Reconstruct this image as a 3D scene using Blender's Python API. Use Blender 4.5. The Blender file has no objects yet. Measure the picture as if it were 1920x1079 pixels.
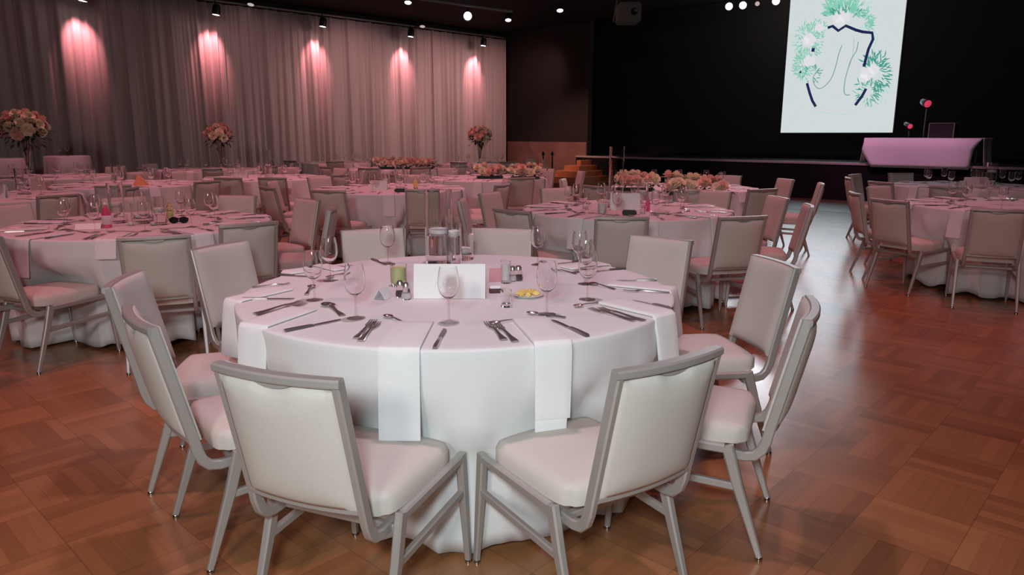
import bpy, bmesh, math, random
from mathutils import Vector, Matrix
random.seed(7)
PI = math.pi
R = math.radians
SC = bpy.context.scene
COL = SC.collection
sin, cos = math.sin, math.cos

# ------------------------------------------------------------------ camera
FPX, PITCH, CAMH = 1352.0, 0.2098, 1.414
cd = bpy.data.cameras.new('camera')
cam = bpy.data.objects.new('camera', cd)
COL.objects.link(cam)
cam.location = (0, 0, CAMH)
cam.rotation_euler = (PI / 2 - PITCH, 0, 0)
cd.sensor_width = 36
cd.lens = 36 * FPX / 1920
cd.clip_end = 200
SC.camera = cam
vs = SC.view_settings
vs.view_transform = 'Standard'
vs.look = 'None'
vs.gamma = 1
vs.exposure = 0.0


def at(px, py, z=0.0):
    """floor-plan point under a pixel of the photograph, on the level plane z"""
    x = (px - 960) / FPX
    u = -(py - 539.5) / FPX
    yw = cos(PITCH) + u * sin(PITCH)
    zw = -sin(PITCH) + u * cos(PITCH)
    t = (z - CAMH) / zw
    return Vector((x * t, yw * t, z))


Q = math.sqrt(0.5)


def uv(u, v, z=0.0):
    """hall axes: u towards the stage, v to the right along the stage front"""
    return Vector(((u + v) * Q, (u - v) * Q, z))


# --------------------------------------------------------------- materials
def nodes(name):
    m = bpy.data.materials.new(name)
    m.use_nodes = True
    nt = m.node_tree
    return m, nt, nt.nodes, nt.links, nt.nodes['Principled BSDF']


def mat(name, col, rough=.6, metal=0., spec=.5, noise=0., scale=40., bump=0., bscale=300., sheen=0.):
    m, nt, N, L, b = nodes(name)
    b.inputs['Base Color'].default_value = (*col, 1)
    b.inputs['Roughness'].default_value = rough
    b.inputs['Metallic'].default_value = metal
    b.inputs['Specular IOR Level'].default_value = spec
    if sheen:
        b.inputs['Sheen Weight'].default_value = sheen
    tc = N.new('ShaderNodeTexCoord')
    if noise:
        n = N.new('ShaderNodeTexNoise')
        n.inputs['Scale'].default_value = scale
        L.new(tc.outputs['Object'], n.inputs['Vector'])
        r = N.new('ShaderNodeMixRGB')
        r.inputs[1].default_value = (*[c * (1 - noise) for c in col], 1)
        r.inputs[2].default_value = (*[min(1, c * (1 + noise)) for c in col], 1)
        L.new(n.outputs['Fac'], r.inputs[0])
        L.new(r.outputs[0], b.inputs['Base Color'])
    if bump:
        n2 = N.new('ShaderNodeTexNoise')
        n2.inputs['Scale'].default_value = bscale
        L.new(tc.outputs['Object'], n2.inputs['Vector'])
        bp = N.new('ShaderNodeBump')
        bp.inputs['Strength'].default_value = bump
        bp.inputs['Distance'].default_value = .002
        L.new(n2.outputs['Fac'], bp.inputs['Height'])
        L.new(bp.outputs[0], b.inputs['Normal'])
    return m


def emit(name, col, s):
    m, nt, N, L, b = nodes(name)
    b.inputs['Base Color'].default_value = (*[c * .2 for c in col], 1)
    b.inputs['Emission Color'].default_value = (*col, 1)
    b.inputs['Emission Strength'].default_value = s
    return m


def glass(name, tint=(1, 1, 1), ior=1.45, rough=.0):
    m, nt, N, L, b = nodes(name)
    b.inputs['Base Color'].default_value = (*tint, 1)
    b.inputs['Transmission Weight'].default_value = 1
    b.inputs['Roughness'].default_value = rough
    b.inputs['IOR'].default_value = ior
    return m


def thin_glass(name):
    m, nt, N, L, b = nodes(name)
    N.remove(b)
    t = N.new('ShaderNodeBsdfTransparent')
    t.inputs[0].default_value = (.93, .91, .91, 1)
    g = N.new('ShaderNodeBsdfGlossy')
    g.inputs['Roughness'].default_value = .02
    lw = N.new('ShaderNodeLayerWeight')
    lw.inputs['Blend'].default_value = .45
    mx = N.new('ShaderNodeMixShader')
    L.new(lw.outputs['Facing'], mx.inputs[0])
    pw = N.new('ShaderNodeMath'); pw.operation = 'POWER'; pw.inputs[1].default_value = 3.0
    L.new(lw.outputs['Facing'], pw.inputs[0])
    L.new(pw.outputs[0], mx.inputs[0])
    L.new(t.outputs[0], mx.inputs[1])
    L.new(g.outputs[0], mx.inputs[2])
    L.new(mx.outputs[0], N['Material Output'].inputs[0])
    return m


def parquet():
    m, nt, N, L, b = nodes('parquet')

    def M(op, a, c=None):
        n = N.new('ShaderNodeMath')
        n.operation = op
        for i, q in enumerate((a, c)):
            if q is None:
                continue
            if isinstance(q, (int, float)):
                n.inputs[i].default_value = q
            else:
                L.new(q, n.inputs[i])
        return n.outputs[0]
    tc = N.new('ShaderNodeTexCoord')
    mp = N.new('ShaderNodeMapping')
    mp.inputs['Rotation'].default_value = (0, 0, R(43))
    mp.inputs['Location'].default_value = (.08, .05, 0)
    L.new(tc.outputs['Object'], mp.inputs[0])
    sp = N.new('ShaderNodeSeparateXYZ')
    L.new(mp.outputs[0], sp.inputs[0])
    S = .33
    x = M('DIVIDE', sp.outputs[0], S)
    y = M('DIVIDE', sp.outputs[1], S)
    fx, fy = M('FLOOR', x), M('FLOOR', y)
    par = M('MODULO', M('ABSOLUTE', M('ADD', fx, fy)), 2.0)
    # coordinate across the strips of the tile
    inv = M('SUBTRACT', 1.0, par)
    across = M('ADD', M('MULTIPLY', x, par), M('MULTIPLY', y, inv))
    along = M('ADD', M('MULTIPLY', y, par), M('MULTIPLY', x, inv))
    strip = M('FLOOR', M('MULTIPLY', across, 6.0))
    cv = N.new('ShaderNodeCombineXYZ')
    L.new(fx, cv.inputs[0]); L.new(fy, cv.inputs[1]); L.new(strip, cv.inputs[2])
    wn = N.new('ShaderNodeTexWhiteNoise')
    L.new(cv.outputs[0], wn.inputs['Vector'])
    cv2 = N.new('ShaderNodeCombineXYZ')
    L.new(fx, cv2.inputs[0]); L.new(fy, cv2.inputs[1])
    wn2 = N.new('ShaderNodeTexWhiteNoise')
    L.new(cv2.outputs[0], wn2.inputs['Vector'])
    cg = N.new('ShaderNodeCombineXYZ')
    L.new(M('MULTIPLY', along, 2.0), cg.inputs[0]); L.new(M('MULTIPLY', across, 40.0), cg.inputs[1]); L.new(M('MULTIPLY', wn.outputs[0], 30.0), cg.inputs[2])
    gr = N.new('ShaderNodeTexNoise')
    gr.inputs['Scale'].default_value = 1.0
    gr.inputs['Detail'].default_value = 4
    L.new(cg.outputs[0], gr.inputs['Vector'])
    tone = M('ADD', M('ADD', M('MULTIPLY', wn.outputs[0], .42), M('MULTIPLY', wn2.outputs[0], .38)), M('MULTIPLY', gr.outputs['Fac'], .35))
    cr = N.new('ShaderNodeValToRGB')
    e = cr.color_ramp.elements
    e[0].position = .15; e[0].color = (.22, .088, .038, 1)
    e[1].position = 1.0; e[1].color = (.44, .195, .082, 1)
    L.new(tone, cr.inputs[0])
    # thin dark joints
    def joint(c, k, w):
        f = M('FRACT', M('MULTIPLY', c, k))
        return M('LESS_THAN', M('MINIMUM', f, M('SUBTRACT', 1.0, f)), w)
    jn = M('MAXIMUM', M('MAXIMUM', joint(x, 1.0, .006), joint(y, 1.0, .006)), M('MULTIPLY', joint(across, 6.0, .02), .5))
    mx = N.new('ShaderNodeMixRGB')
    mx.inputs[2].default_value = (.06, .026, .011, 1)
    L.new(M('MULTIPLY', jn, .38), mx.inputs[0])
    L.new(cr.outputs[0], mx.inputs[1])
    L.new(mx.outputs[0], b.inputs['Base Color'])
    rn = N.new('ShaderNodeMapRange')
    rn.inputs['To Min'].default_value = .21
    rn.inputs['To Max'].default_value = .29
    L.new(gr.outputs['Fac'], rn.inputs[0])
    L.new(rn.outputs[0], b.inputs['Roughness'])
    b.inputs['Specular IOR Level'].default_value = .75
    bp = N.new('ShaderNodeBump')
    bp.inputs['Strength'].default_value = .12
    bp.inputs['Distance'].default_value = .002
    L.new(tone, bp.inputs['Height'])
    L.new(bp.outputs[0], b.inputs['Normal'])
    return m


def grain(name, c0, c1, sx=3, sy=30, rough=.4):
    m, nt, N, L, b = nodes(name)
    tc = N.new('ShaderNodeTexCoord')
    mp = N.new('ShaderNodeMapping')
    mp.inputs['Scale'].default_value = (sx, sx, sy)
    L.new(tc.outputs['Object'], mp.inputs[0])
    n = N.new('ShaderNodeTexNoise')
    n.inputs['Scale'].default_value = 1
    n.inputs['Detail'].default_value = 5
    n.inputs['Distortion'].default_value = 1.5
    L.new(mp.outputs[0], n.inputs['Vector'])
    cr = N.new('ShaderNodeValToRGB')
    cr.color_ramp.elements[0].position = .35
    cr.color_ramp.elements[1].position = .65
    cr.color_ramp.elements[0].color = (*c0, 1)
    cr.color_ramp.elements[1].color = (*c1, 1)
    L.new(n.outputs['Fac'], cr.inputs[0])
    L.new(cr.outputs[0], b.inputs['Base Color'])
    b.inputs['Roughness'].default_value = rough
    return m


M_ = dict(
    floor=parquet(),
    carpet=mat('stage_side_boards', (.06, .03, .018), .5, noise=.3, scale=8),
    black=mat('black_paint', (.03, .026, .026), .85, spec=.2, noise=.2, scale=6),
    blackdrape=mat('black_wall', (.05, .048, .047), .9, spec=.15),
    deepblack=mat('stage_skirt_black', (.010, .010, .010), .9, spec=.1),
    ceiling=mat('black_ceiling', (.010, .009, .009), .9, spec=.2),
    cloth=mat('white_table_linen', (.80, .80, .80), .8, spec=.2, bump=.08, bscale=700),
    napkin=mat('white_napkin_linen', (.86, .86, .86), .8, spec=.2, bump=.06, bscale=900),
    fabric=mat('beige_seat_fabric', (.62, .575, .525), .85, spec=.2, noise=.05, scale=120, bump=.12, bscale=900),
    metal=mat('taupe_powder_metal', (.47, .445, .42), .45, metal=.4, noise=.04, scale=60),
    glide=mat('chrome_glide', (.5, .48, .46), .2, metal=1.),
    steel=mat('polished_steel', (.66, .58, .57), .33, metal=.95),
    glass=glass('clear_glass'),
    thin=thin_glass('clear_stem_glass'),
    water=glass('clear_water', (1, 1, 1), 1.2),
    candle=mat('white_wax', (.9, .88, .86), .5, spec=.4),
    paper=mat('white_card', (.88, .88, .88), .7, spec=.2),
    ink=mat('grey_ink', (.80, .80, .81), .7),
    curtain=mat('sheer_grey_drape', (.60, .54, .52), .85, spec=.15, noise=.05, scale=30),
    rail=mat('drape_rail_metal', (.30, .27, .26), .5, metal=.3),
    blush=mat('blush_petals', (.90, .60, .50), .6, spec=.3, noise=.12, scale=60),
    cream=mat('cream_petals', (.95, .82, .62), .6, spec=.3, noise=.1, scale=60),
    leaf=mat('dark_green_leaves', (.025, .05, .022), .5, noise=.3, scale=50),
    china=mat('white_china', (.82, .80, .76), .25),
    butter=mat('butter_pats', (.90, .68, .22), .45, noise=.08, scale=90),
    green=mat('lime_label', (.62, .68, .30), .5, noise=.08, scale=120),
    darkplastic=mat('black_plastic', (.015, .015, .018), .35),
    mattblack=mat('matt_black_plastic', (.012, .012, .014), .75, spec=.15),
    navy=mat('navy_fabric', (.02, .03, .07), .6),
    pinkcard=mat('pink_card', (.72, .33, .36), .6),
    choc=mat('dark_brown_wrapper', (.09, .03, .03), .4),
    mercury=mat('silvered_glass', (.62, .60, .57), .25, metal=.8, noise=.2, scale=50),
    peach=mat('peach_napkin', (.85, .36, .20), .7),
    oak=grain('honey_oak_steps', (.42, .15, .07), (.54, .21, .10), 4, 2),
    panel=grain('reddish_veneer', (.20, .10, .085), (.30, .155, .13), 1.2, 1.6),
    lens=emit('lit_lens', (1, .86, .86), 9),
    purplelens=emit('violet_lens', (.80, .62, 1.), 3),
    dimlens=emit('dim_lens', (1, .8, .8), .5),
    redlens=emit('red_lens', (1, .07, .15), .55),
    nosing=mat('pale_stage_nosing', (.40, .36, .38), .4, metal=.2),
    greymetal=mat('grey_housing', (.16, .17, .165), .5, metal=.3),
    screen=emit('lit_screen', (.78, .85, .865), .80),
    ink_green=emit('screen_green', (.28, .74, .56), .70),
    ink_teal=emit('screen_teal', (.10, .50, .40), .62),
    ink_pale=emit('screen_pale_green', (.52, .82, .72), .80),
    ink_navy=emit('screen_navy', (.02, .035, .13), .6),
    ink_blush=emit('screen_blush', (.80, .80, .84), .90),
    ink_script=emit('screen_script', (.30, .50, .50), .7),
    labelwhite=mat('white_label', (.88, .82, .84), .5),
    labelpink=mat('magenta_label', (.80, .10, .25), .45),
    bottle=glass('pale_green_glass', (.75, .85, .45)),
)


# ------------------------------------------------------------ mesh helpers
def build(name, bm, m, parent=None, smooth=40, loc=None):
    me = bpy.data.meshes.new(name)
    bmesh.ops.recalc_face_normals(bm, faces=bm.faces[:]) if smooth is not False and getattr(bm, 'closed', True) else None
    bm.to_mesh(me)
    bm.free()
    for mm in (m if isinstance(m, (list, tuple)) else [m]):
        me.materials.append(mm)
    if smooth:
        me.shade_smooth()
        me.set_sharp_from_angle(angle=R(smooth))
    o = bpy.data.objects.new(name, me)
    COL.objects.link(o)
    if parent:
        o.parent = parent
    if loc is not None:
        o.location = loc
    return o


def new():
    return bmesh.new()


def box(bm, c, s, rot=None, mi=0):
    mtx = Matrix.Translation(Vector(c))
    if rot is not None:
        mtx = mtx @ rot.to_4x4()
    mtx = mtx @ Matrix.Diagonal((s[0], s[1], s[2], 1))
    r = bmesh.ops.create_cube(bm, size=1, matrix=mtx)
    for f in {f for v in r['verts'] for f in v.link_faces}:
        f.material_index = mi


def loft(bm, rings, cap=True, close=True):
    vr = [[bm.verts.new(p) for p in ring] for ring in rings]
    n = len(vr[0])
    for a, b in zip(vr, vr[1:]):
        for i in range(n if close else n - 1):
            j = (i + 1) % n
            bm.faces.new((a[i], a[j], b[j], b[i]))
    if cap and close:
        bm.faces.new(vr[0][::-1])
        bm.faces.new(vr[-1])
    return vr


def rect_ring(c, ex, ey, w, h, ch=.2):
    """chamfered rectangle centred c spanned by unit vectors ex, ey"""
    k = min(w, h) * ch
    pts = [(-w/2+k, -h/2), (w/2-k, -h/2), (w/2, -h/2+k), (w/2, h/2-k), (w/2-k, h/2), (-w/2+k, h/2), (-w/2, h/2-k), (-w/2, -h/2+k)]
    return [c + ex * x + ey * y for x, y in pts]


def sweep(bm, pts, ws, hs, side):
    """rectangular tube along pts; side = unit vector roughly across (width axis)"""
    pts = [Vector(p) for p in pts]
    rings = []
    for i, p in enumerate(pts):
        a = pts[max(0, i - 1)]
        b = pts[min(len(pts) - 1, i + 1)]
        t = (b - a).normalized()
        sd = Vector(side)
        ex = (sd - t * sd.dot(t)).normalized()
        ey = t.cross(ex)
        w = ws[i] if isinstance(ws, (list, tuple)) else ws
        h = hs[i] if isinstance(hs, (list, tuple)) else hs
        rings.append(rect_ring(p, ex, ey, w, h))
    loft(bm, rings)


def lathe(bm, prof, n=24, c=(0, 0, 0), cap=False, mi=0):
    rings = [[Vector((c[0] + r * cos(2*PI*i/n), c[1] + r * sin(2*PI*i/n), c[2] + z)) for i in range(n)] for r, z in prof]
    k = len(bm.faces)
    loft(bm, rings, cap=cap)
    bm.faces.ensure_lookup_table()
    for f in bm.faces[k:]:
        f.material_index = mi


def pad(bm, fn, nx, ny, th):
    """cushion: fn(a,b)->(front point, normal) over [-1,1]^2, thickness falls off at the rim"""
    top, bot = [], []
    for j in range(ny + 1):
        rt, rb = [], []
        for i in range(nx + 1):
            a, b = -1 + 2 * i / nx, -1 + 2 * j / ny
            p, n, t0, t1 = fn(a, b)
            rt.append(bm.verts.new(p + n * t0))
            rb.append(bm.verts.new(p - n * t1))
        top.append(rt)
        bot.append(rb)
    for j in range(ny):
        for i in range(nx):
            bm.faces.new((top[j][i], top[j][i+1], top[j+1][i+1], top[j+1][i]))
            bm.faces.new((bot[j][i], bot[j+1][i], bot[j+1][i+1], bot[j][i+1]))
    for i in range(nx):
        bm.faces.new((top[0][i+1], top[0][i], bot[0][i], bot[0][i+1]))
        bm.faces.new((top[ny][i], top[ny][i+1], bot[ny][i+1], bot[ny][i]))
    for j in range(ny):
        bm.faces.new((top[j][0], top[j+1][0], bot[j+1][0], bot[j][0]))
        bm.faces.new((top[j+1][nx], top[j][nx], bot[j][nx], bot[j+1][nx]))


# ------------------------------------------------------------ tag helpers
def tag(o, label=None, cat=None, group=None, kind=None):
    if label:
        o['label'] = label
    if cat:
        o['category'] = cat
    if group:
        o['group'] = group
    if kind:
        o['kind'] = kind
    return o


def empty(name, loc=(0, 0, 0), rz=0.):
    o = bpy.data.objects.new(name, None)
    o.empty_display_size = .1
    COL.objects.link(o)
    o.location = loc
    o.rotation_euler = (0, 0, rz)
    return o


def kids(o):
    return list(o.children)


def copy_tree(o, parent=None):
    c = o.copy()
    COL.objects.link(c)
    if parent is not None:
        c.parent = parent
    for ch in kids(o):
        copy_tree(ch, c)
    return c


class Proto:
    """first use returns the built thing itself, later uses copies of it"""
    def __init__(self, maker):
        self.maker, self.o, self.used = maker, None, False

    def get(self):
        if self.o is None:
            self.o = self.maker()
            return self.o
        return copy_tree(self.o)


# ------------------------------------------------------------ the setting
def structure(name, bm, m, **k):
    return tag(build(name, bm, m, **k), kind='structure')


def slab(bm, u0, u1, v0, v1, z0, z1):
    ps = [uv(u0, v0), uv(u1, v0), uv(u1, v1), uv(u0, v1)]
    loft(bm, [[p + Vector((0, 0, z0)) for p in ps], [p + Vector((0, 0, z1)) for p in ps]])


UF, VL, US, HC = 16.2, -17.95, 17.56, 4.65
VR, UB, UE = 12.0, -6.0, 22.0
bm = new(); slab(bm, UB, 13.75, VL, VR, -.1, 0); structure('floor', bm, M_['floor'], smooth=False)
bm = new(); slab(bm, 13.75, UF + .02, VL, VR, -.1, 0); structure('floor_front', bm, M_['carpet'], smooth=False)
bm = new(); slab(bm, UB, 17.3, VL, VR, HC, HC + .15); structure('ceiling', bm, M_['ceiling'], smooth=False)
bm = new(); slab(bm, 17.3, UE, VL, VR, 6.6, 6.75); slab(bm, 17.25, 17.3, VL, VR, HC, 6.75); structure('ceiling_stage', bm, M_['ceiling'], smooth=False)
bm = new(); slab(bm, UB, UE, VL - .15, VL, -.1, 6.7); structure('wall_left', bm, M_['black'], smooth=False)
bm = new(); slab(bm, UB - .15, UB, VL, VR, -.1, HC); structure('wall_rear', bm, M_['black'], smooth=False)
bm = new(); slab(bm, UB, UE, VR, VR + .15, -.1, 6.7); structure('wall_right', bm, M_['black'], smooth=False)
bm = new(); slab(bm, UE, UE + .15, VL, VR, -.1, 6.7); structure('wall_stage', bm, M_['blackdrape'], smooth=False)
bm = new(); slab(bm, US, US + .2, VL, -14.3, 0, 6.6); structure('wall_front', bm, M_['black'], smooth=False)
bm = new(); slab(bm, US - .03, US, VL + .2, -14.32, .0, 1.17); structure('trim_1', bm, M_['panel'], smooth=False)
# stage platform
bm = new(); slab(bm, UF, UE, -13.6, VR, 0, .80)
structure('stage_platform', bm, M_['deepblack'], smooth=False)
bm = new(); slab(bm, UF - .012, UF + .05, -13.6, VR, .765, .812)
structure('trim_2', bm, M_['nosing'], smooth=False)

# steps up to the stage
st = empty('stage_steps', uv(15.2, -13.0))
for i in range(5):
    b = new()
    u0, u1 = 14.5 + .3 * i, UF - .012
    v0, v1 = -13.95 + .2 * i, -12.2 - .2 * i
    z0 = .14 * i
    ps = [uv(u0, v0), uv(u1, v0), uv(u1, v1), uv(u0, v1)]
    o0 = uv(15.2, -13.0)
    loft(b, [[p - o0 + Vector((0, 0, z0)) for p in ps], [p - o0 + Vector((0, 0, z0 + .14)) for p in ps]])
    build('step', b, M_['oak'], st, smooth=False)
tag(st, 'honey coloured wooden steps climbing to the left end of the dark stage', 'stairs')
for k, (px, nm) in enumerate(((1018, 'left'), (1035, 'right'))):
    p = at(px, 350, 0)
    p = p * (18.6 / p.y); p.z = 0
    t = empty('post', p)
    b = new(); lathe(b, [(.0, 0), (.13, 0), (.13, .015), (.02, .03), (.02, .9), (.0, .9)], 12)
    build('pole', b, M_['darkplastic'], t)
    b = new(); lathe(b, [(0, .88), (.04, .89), (.045, .93), (.03, .97), (0, .98)], 12)
    build('cap', b, M_['darkplastic'], t)
    tag(t, 'dark slim standing post left of the wooden steps, %s of the two' % nm, 'post')


# --------------------------------------------------------------- curtains
def curtain(v, u0, u1, seed, label):
    rnd = random.Random(seed)
    w = u1 - u0
    nx, nz = 200, 9
    ph = [rnd.uniform(0, 6.28) for _ in range(8)]
    n1 = rnd.choice((11, 12, 13))
    o0 = uv((u0 + u1) / 2, v)
    b = new()
    g = []
    H0, H1 = .03, 4.45
    for j in range(nz + 1):
        t = j / nz
        z = H1 + (H0 - H1) * t
        row = []
        for i in range(nx + 1):
            s = i / nx
            amp = .045 + .045 * t
            d = amp * sin(2*PI*n1*s + ph[0] + .9 * sin(2*PI*3*s + ph[1])) * (.65 + .35 * sin(2*PI*2.3*s + ph[2]))
            d += .035 * sin(2*PI*5.3*s + ph[3] + .4 * t) + .012 * sin(2*PI*(2*n1+3)*s + ph[4] + t)
            e = min(s, 1 - s)
            d += .05 * math.exp(-(e * w / .07) ** 2)
            x = (s - .5) * (w + .03)
            # drapes lean a little with their folds
            x += .05 * t * sin(2*PI*1.7*s + ph[5]) * min(1, e * 6)
            row.append(b.verts.new(uv((u0+u1)/2 + x, v + d, z) - o0))
        g.append(row)
    for j in range(nz):
        for i in range(nx):
            b.faces.new((g[j][i], g[j][i+1], g[j+1][i+1], g[j+1][i]))
    o = build('curtain', b, M_['curtain'], smooth=60, loc=o0)
    md = o.modifiers.new('thick', 'SOLIDIFY'); md.thickness = .004
    tag(o, label, 'curtain', 'pale drapes along the left wall')


edges = [-3.2, -.2, 2.85, 5.78, 8.5, 11.4, 14.4, 17.45]
labs = ['grey-pink drape panel left of the image, just out of the picture edge',
        'sheer drape panel reaching past the left picture edge', 'sheer drape panel at the left picture edge behind the big tall bouquet',
        'sheer drape panel under the leftmost pink spot', 'sheer drape panel behind the middle tall bouquet, under the second pink spot',
        'sheer drape panel under the third pink spot from the left', 'sheer drape panel under the fourth pink spot, above the curtain-side flowers',
        'rightmost sheer drape panel ending at the dark wall, under the fifth spot']
edges = [1.9, 5.72, 8.44, 11.4, 14.35, 17.45]
labs = ['sheer grey drape panel at the left picture edge, behind the biggest bouquet',
        'sheer grey drape panel under the second pink lamp from the left',
        'sheer grey drape panel under the third pink lamp from the left',
        'sheer grey drape panel under the fourth pink lamp from the left',
        'rightmost sheer grey drape panel, ending at the dark wall']
for i in range(5):
    curtain(-17.8, edges[i], edges[i+1], 11 + i, labs[i])
bm = new()
o0 = uv(9, -17.8, 4.505)
sweep(bm, [uv(.5, -17.8, 4.505) - o0, uv(17.5, -17.8, 4.505) - o0], .05, .04, (0, 0, 1))
tag(build('curtain_rail', bm, M_['rail'], loc=o0), 'long pale rail carrying the drapes along the top of the left wall', 'rail')


# ----------------------------------------------------------- ceiling lamps
def spot(name, loc, target, col, watts, angle, blend, size, parent=None):
    ld = bpy.data.lights.new(name, 'SPOT')
    ld.color = col; ld.energy = watts; ld.spot_size = R(angle); ld.spot_blend = blend; ld.shadow_soft_size = size
    o = bpy.data.objects.new(name, ld)
    COL.objects.link(o)
    o.location = loc
    d = Vector(target) - Vector(loc)
    o.rotation_euler = d.to_track_quat('-Z', 'Y').to_euler()
    return o


def can(loc, tilt_to, lens, label, scale=1., group='ceiling spotlights', ztop=HC):
    """hanging can lamp: bracket, housing, lens"""
    t = empty('ceiling_spotlight', loc)
    d = (Vector(tilt_to) - Vector(loc)).normalized()
    q = d.to_track_quat('-Z', 'Y').to_matrix().to_4x4()
    b = new()
    lathe(b, [(0, .24), (.07, .24), (.095, .18), (.10, 0), (.092, -.005), (.088, .03), (0, .03)], 20)
    bmesh.ops.scale(b, vec=(scale,)*3, verts=b.verts)
    bmesh.ops.transform(b, matrix=q, verts=b.verts)
    build('housing', b, M_['darkplastic'], t)
    b = new(); lathe(b, [(0, .008), (.086, .008), (.086, .012), (0, .012)], 20)
    bmesh.ops.scale(b, vec=(scale,)*3, verts=b.verts)
    bmesh.ops.transform(b, matrix=q, verts=b.verts)
    build('lens', b, lens, t)
    h = ztop - loc[2]
    if h > .1:
        b = new(); lathe(b, [(0, .12), (.014, .12), (.014, h), (0, h)], 8)
        build('bracket', b, M_['darkplastic'], t)
    tag(t, label, 'spotlight', group)
    return t


PINK = (1, .31, .35)
LAMPS = ((155, 2, 4.08), (405, 28, 4.11), (605, 50, 4.13), (770, 69, 4.13), (906, 86, 4.11))
names = ['leftmost', 'second', 'third', 'fourth', 'fifth']
for i, (px, py, z) in enumerate(LAMPS):
    p = at(px, py, z)
    u = (p.x + p.y) * Q
    tg = uv(u, -17.72, z - .62)
    can(p, p - Vector((.12, .1, 1)), M_['lens'], 'lit can spotlight shining down the drapes, %s from the left' % names[i], .95)
    spot('drape_spot_lamp', p + (tg - p).normalized() * .05, tg, PINK, 135, 58, .9, .05)

for i, (px, py, nm, ln) in enumerate(((765, 5, 'small lit ceiling spotlight near the top edge, left of the violet one', 'lens'), (953, 38, 'small lit ceiling spotlight right of the violet one', 'lens'),
                                  (1050, 20, 'small lit ceiling spotlight above the dark back wall', 'lens'), (470, 9, 'dim ceiling spotlight between the two leftmost drape lamps', 'dimlens'), (792, 50, 'dim ceiling spotlight above the fourth drape lamp', 'dimlens'))):
    z = HC - .16
    p = at(px, py, z)
    can(p, p + Vector((0, -.45, -1)), M_[ln], nm, .9)
p = at(877, 30, 4.35)
can(p, p + Vector((-p.x, -p.y, -1.2)), M_['purplelens'], 'bright violet spotlight hanging from the dark ceiling left of centre', 1.2, 'violet stage spotlights')
for i, (px, py, nm) in enumerate(((1367, 12, 'leftmost'), (1393, 10, 'second from left'), (1455, 2, 'fourth from left'), (1420, 7, 'small dim one, third from left'))):
    p = at(px, py, 4.45)
    can(p, p + Vector((-p.x, -p.y, -2.5)), M_['dimlens' if px == 1420 else 'purplelens'], 'violet-white stage spotlight above the screen, %s in its row' % nm, 1.0 if px != 1420 else .6, 'violet stage spotlights')
# dark projector box under the ceiling
p = at(1178, 26, 4.1)
t = empty('projector', p)
b = new(); box(b, (0, 0, 0), (.5, .6, .42)); bmesh.ops.bevel(b, geom=b.edges[:], offset=.03, segments=2, affect='EDGES')
build('housing', b, M_['greymetal'], t)
b = new(); lathe(b, [(0, 0), (.08, 0), (.08, .06), (.06, .06), (0, .04)], 16); bmesh.ops.transform(b, matrix=Matrix.Translation((.08, -.3, 0)) @ Matrix.Rotation(PI/2, 4, 'X'), verts=b.verts)
build('lens', b, M_['darkplastic'], t)
b = new(); box(b, (-.28, 0, .2), (.03, .03, .75), Matrix.Rotation(.15, 3, 'Y')); build('bracket', b, M_['greymetal'], t)
tag(t, 'dark grey projector box hung from the ceiling above the dark wall', 'projector')
# lighting bar
bm = new(); a_, b_ = at(700, -14, HC-.09), at(960, 22, HC-.09)
sweep(bm, [(0, 0, 0), b_ - a_], .05, .05, (0, 0, 1)); 
tag(build('lighting_bar', bm, M_['greymetal'], loc=a_), 'dark lighting bar running under the ceiling beside the violet spotlight', 'bar')

# ------------------------------------------------------------------ screen
SU = 18.4


def on_u(px, U):
    t = (px - 960) / FPX / (cos(PITCH))
    return t


def scr_v(px):  # v on the screen plane for a ground ray at the horizon row
    f = FPX / cos(PITCH)
    t = (px - 960) / f
    Y = SU * math.sqrt(2) / (1 + t)
    return (t * Y - Y) * Q, Y


v0, y0 = scr_v(1463)
v1, y1 = scr_v(1672)
SW = v1 - v0
SH = 3.43
ZS = 1.45
sc = empty('projection_screen', uv(SU, (v0 + v1) / 2, ZS), -PI / 4)
bm = new(); box(bm, (0, .03, SH / 2), (SW, .04, SH))
build('screen_surface', bm, M_['screen'], sc, smooth=False)
bm = new(); box(bm, (0, .06, SH / 2), (SW + .06, .04, SH + .06)); build('frame', bm, M_['darkplastic'], sc, smooth=False)
b = new()
for s in (-1, 1):
    box(b, (s * SW * .35, .06, SH + .03 + (6.6 - ZS - SH) / 2), (.02, .02, 6.6 - ZS - SH - .02))
build('hanger', b, M_['darkplastic'], sc, smooth=False)


def sp(px, py):
    """screen coordinates (metres) of a point given in the zoomed photo crop"""
    # crop corners: TL(130,35) TR(832,-78) BR(752,820) BL(73,818)
    tl, tr, br, bl = (130, 35), (832, -66), (752, 820), (73, 818)
    s, t = .5, .5
    for _ in range(25):
        x = (1-s)*(1-t)*tl[0] + s*(1-t)*tr[0] + s*t*br[0] + (1-s)*t*bl[0]
        y = (1-s)*(1-t)*tl[1] + s*(1-t)*tr[1] + s*t*br[1] + (1-s)*t*bl[1]
        dxs = (1-t)*(tr[0]-tl[0]) + t*(br[0]-bl[0]); dys = (1-t)*(tr[1]-tl[1]) + t*(br[1]-bl[1])
        dxt = (1-s)*(bl[0]-tl[0]) + s*(br[0]-tr[0]); dyt = (1-s)*(bl[1]-tl[1]) + s*(br[1]-tr[1])
        det = dxs*dyt - dxt*dys
        ex, ey = px - x, py - y
        s += (ex*dyt - ey*dxt)/det; t += (dxs*ey - dys*ex)/det
    return ((s - .5) * SW, (1 - t) * SH)


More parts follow.
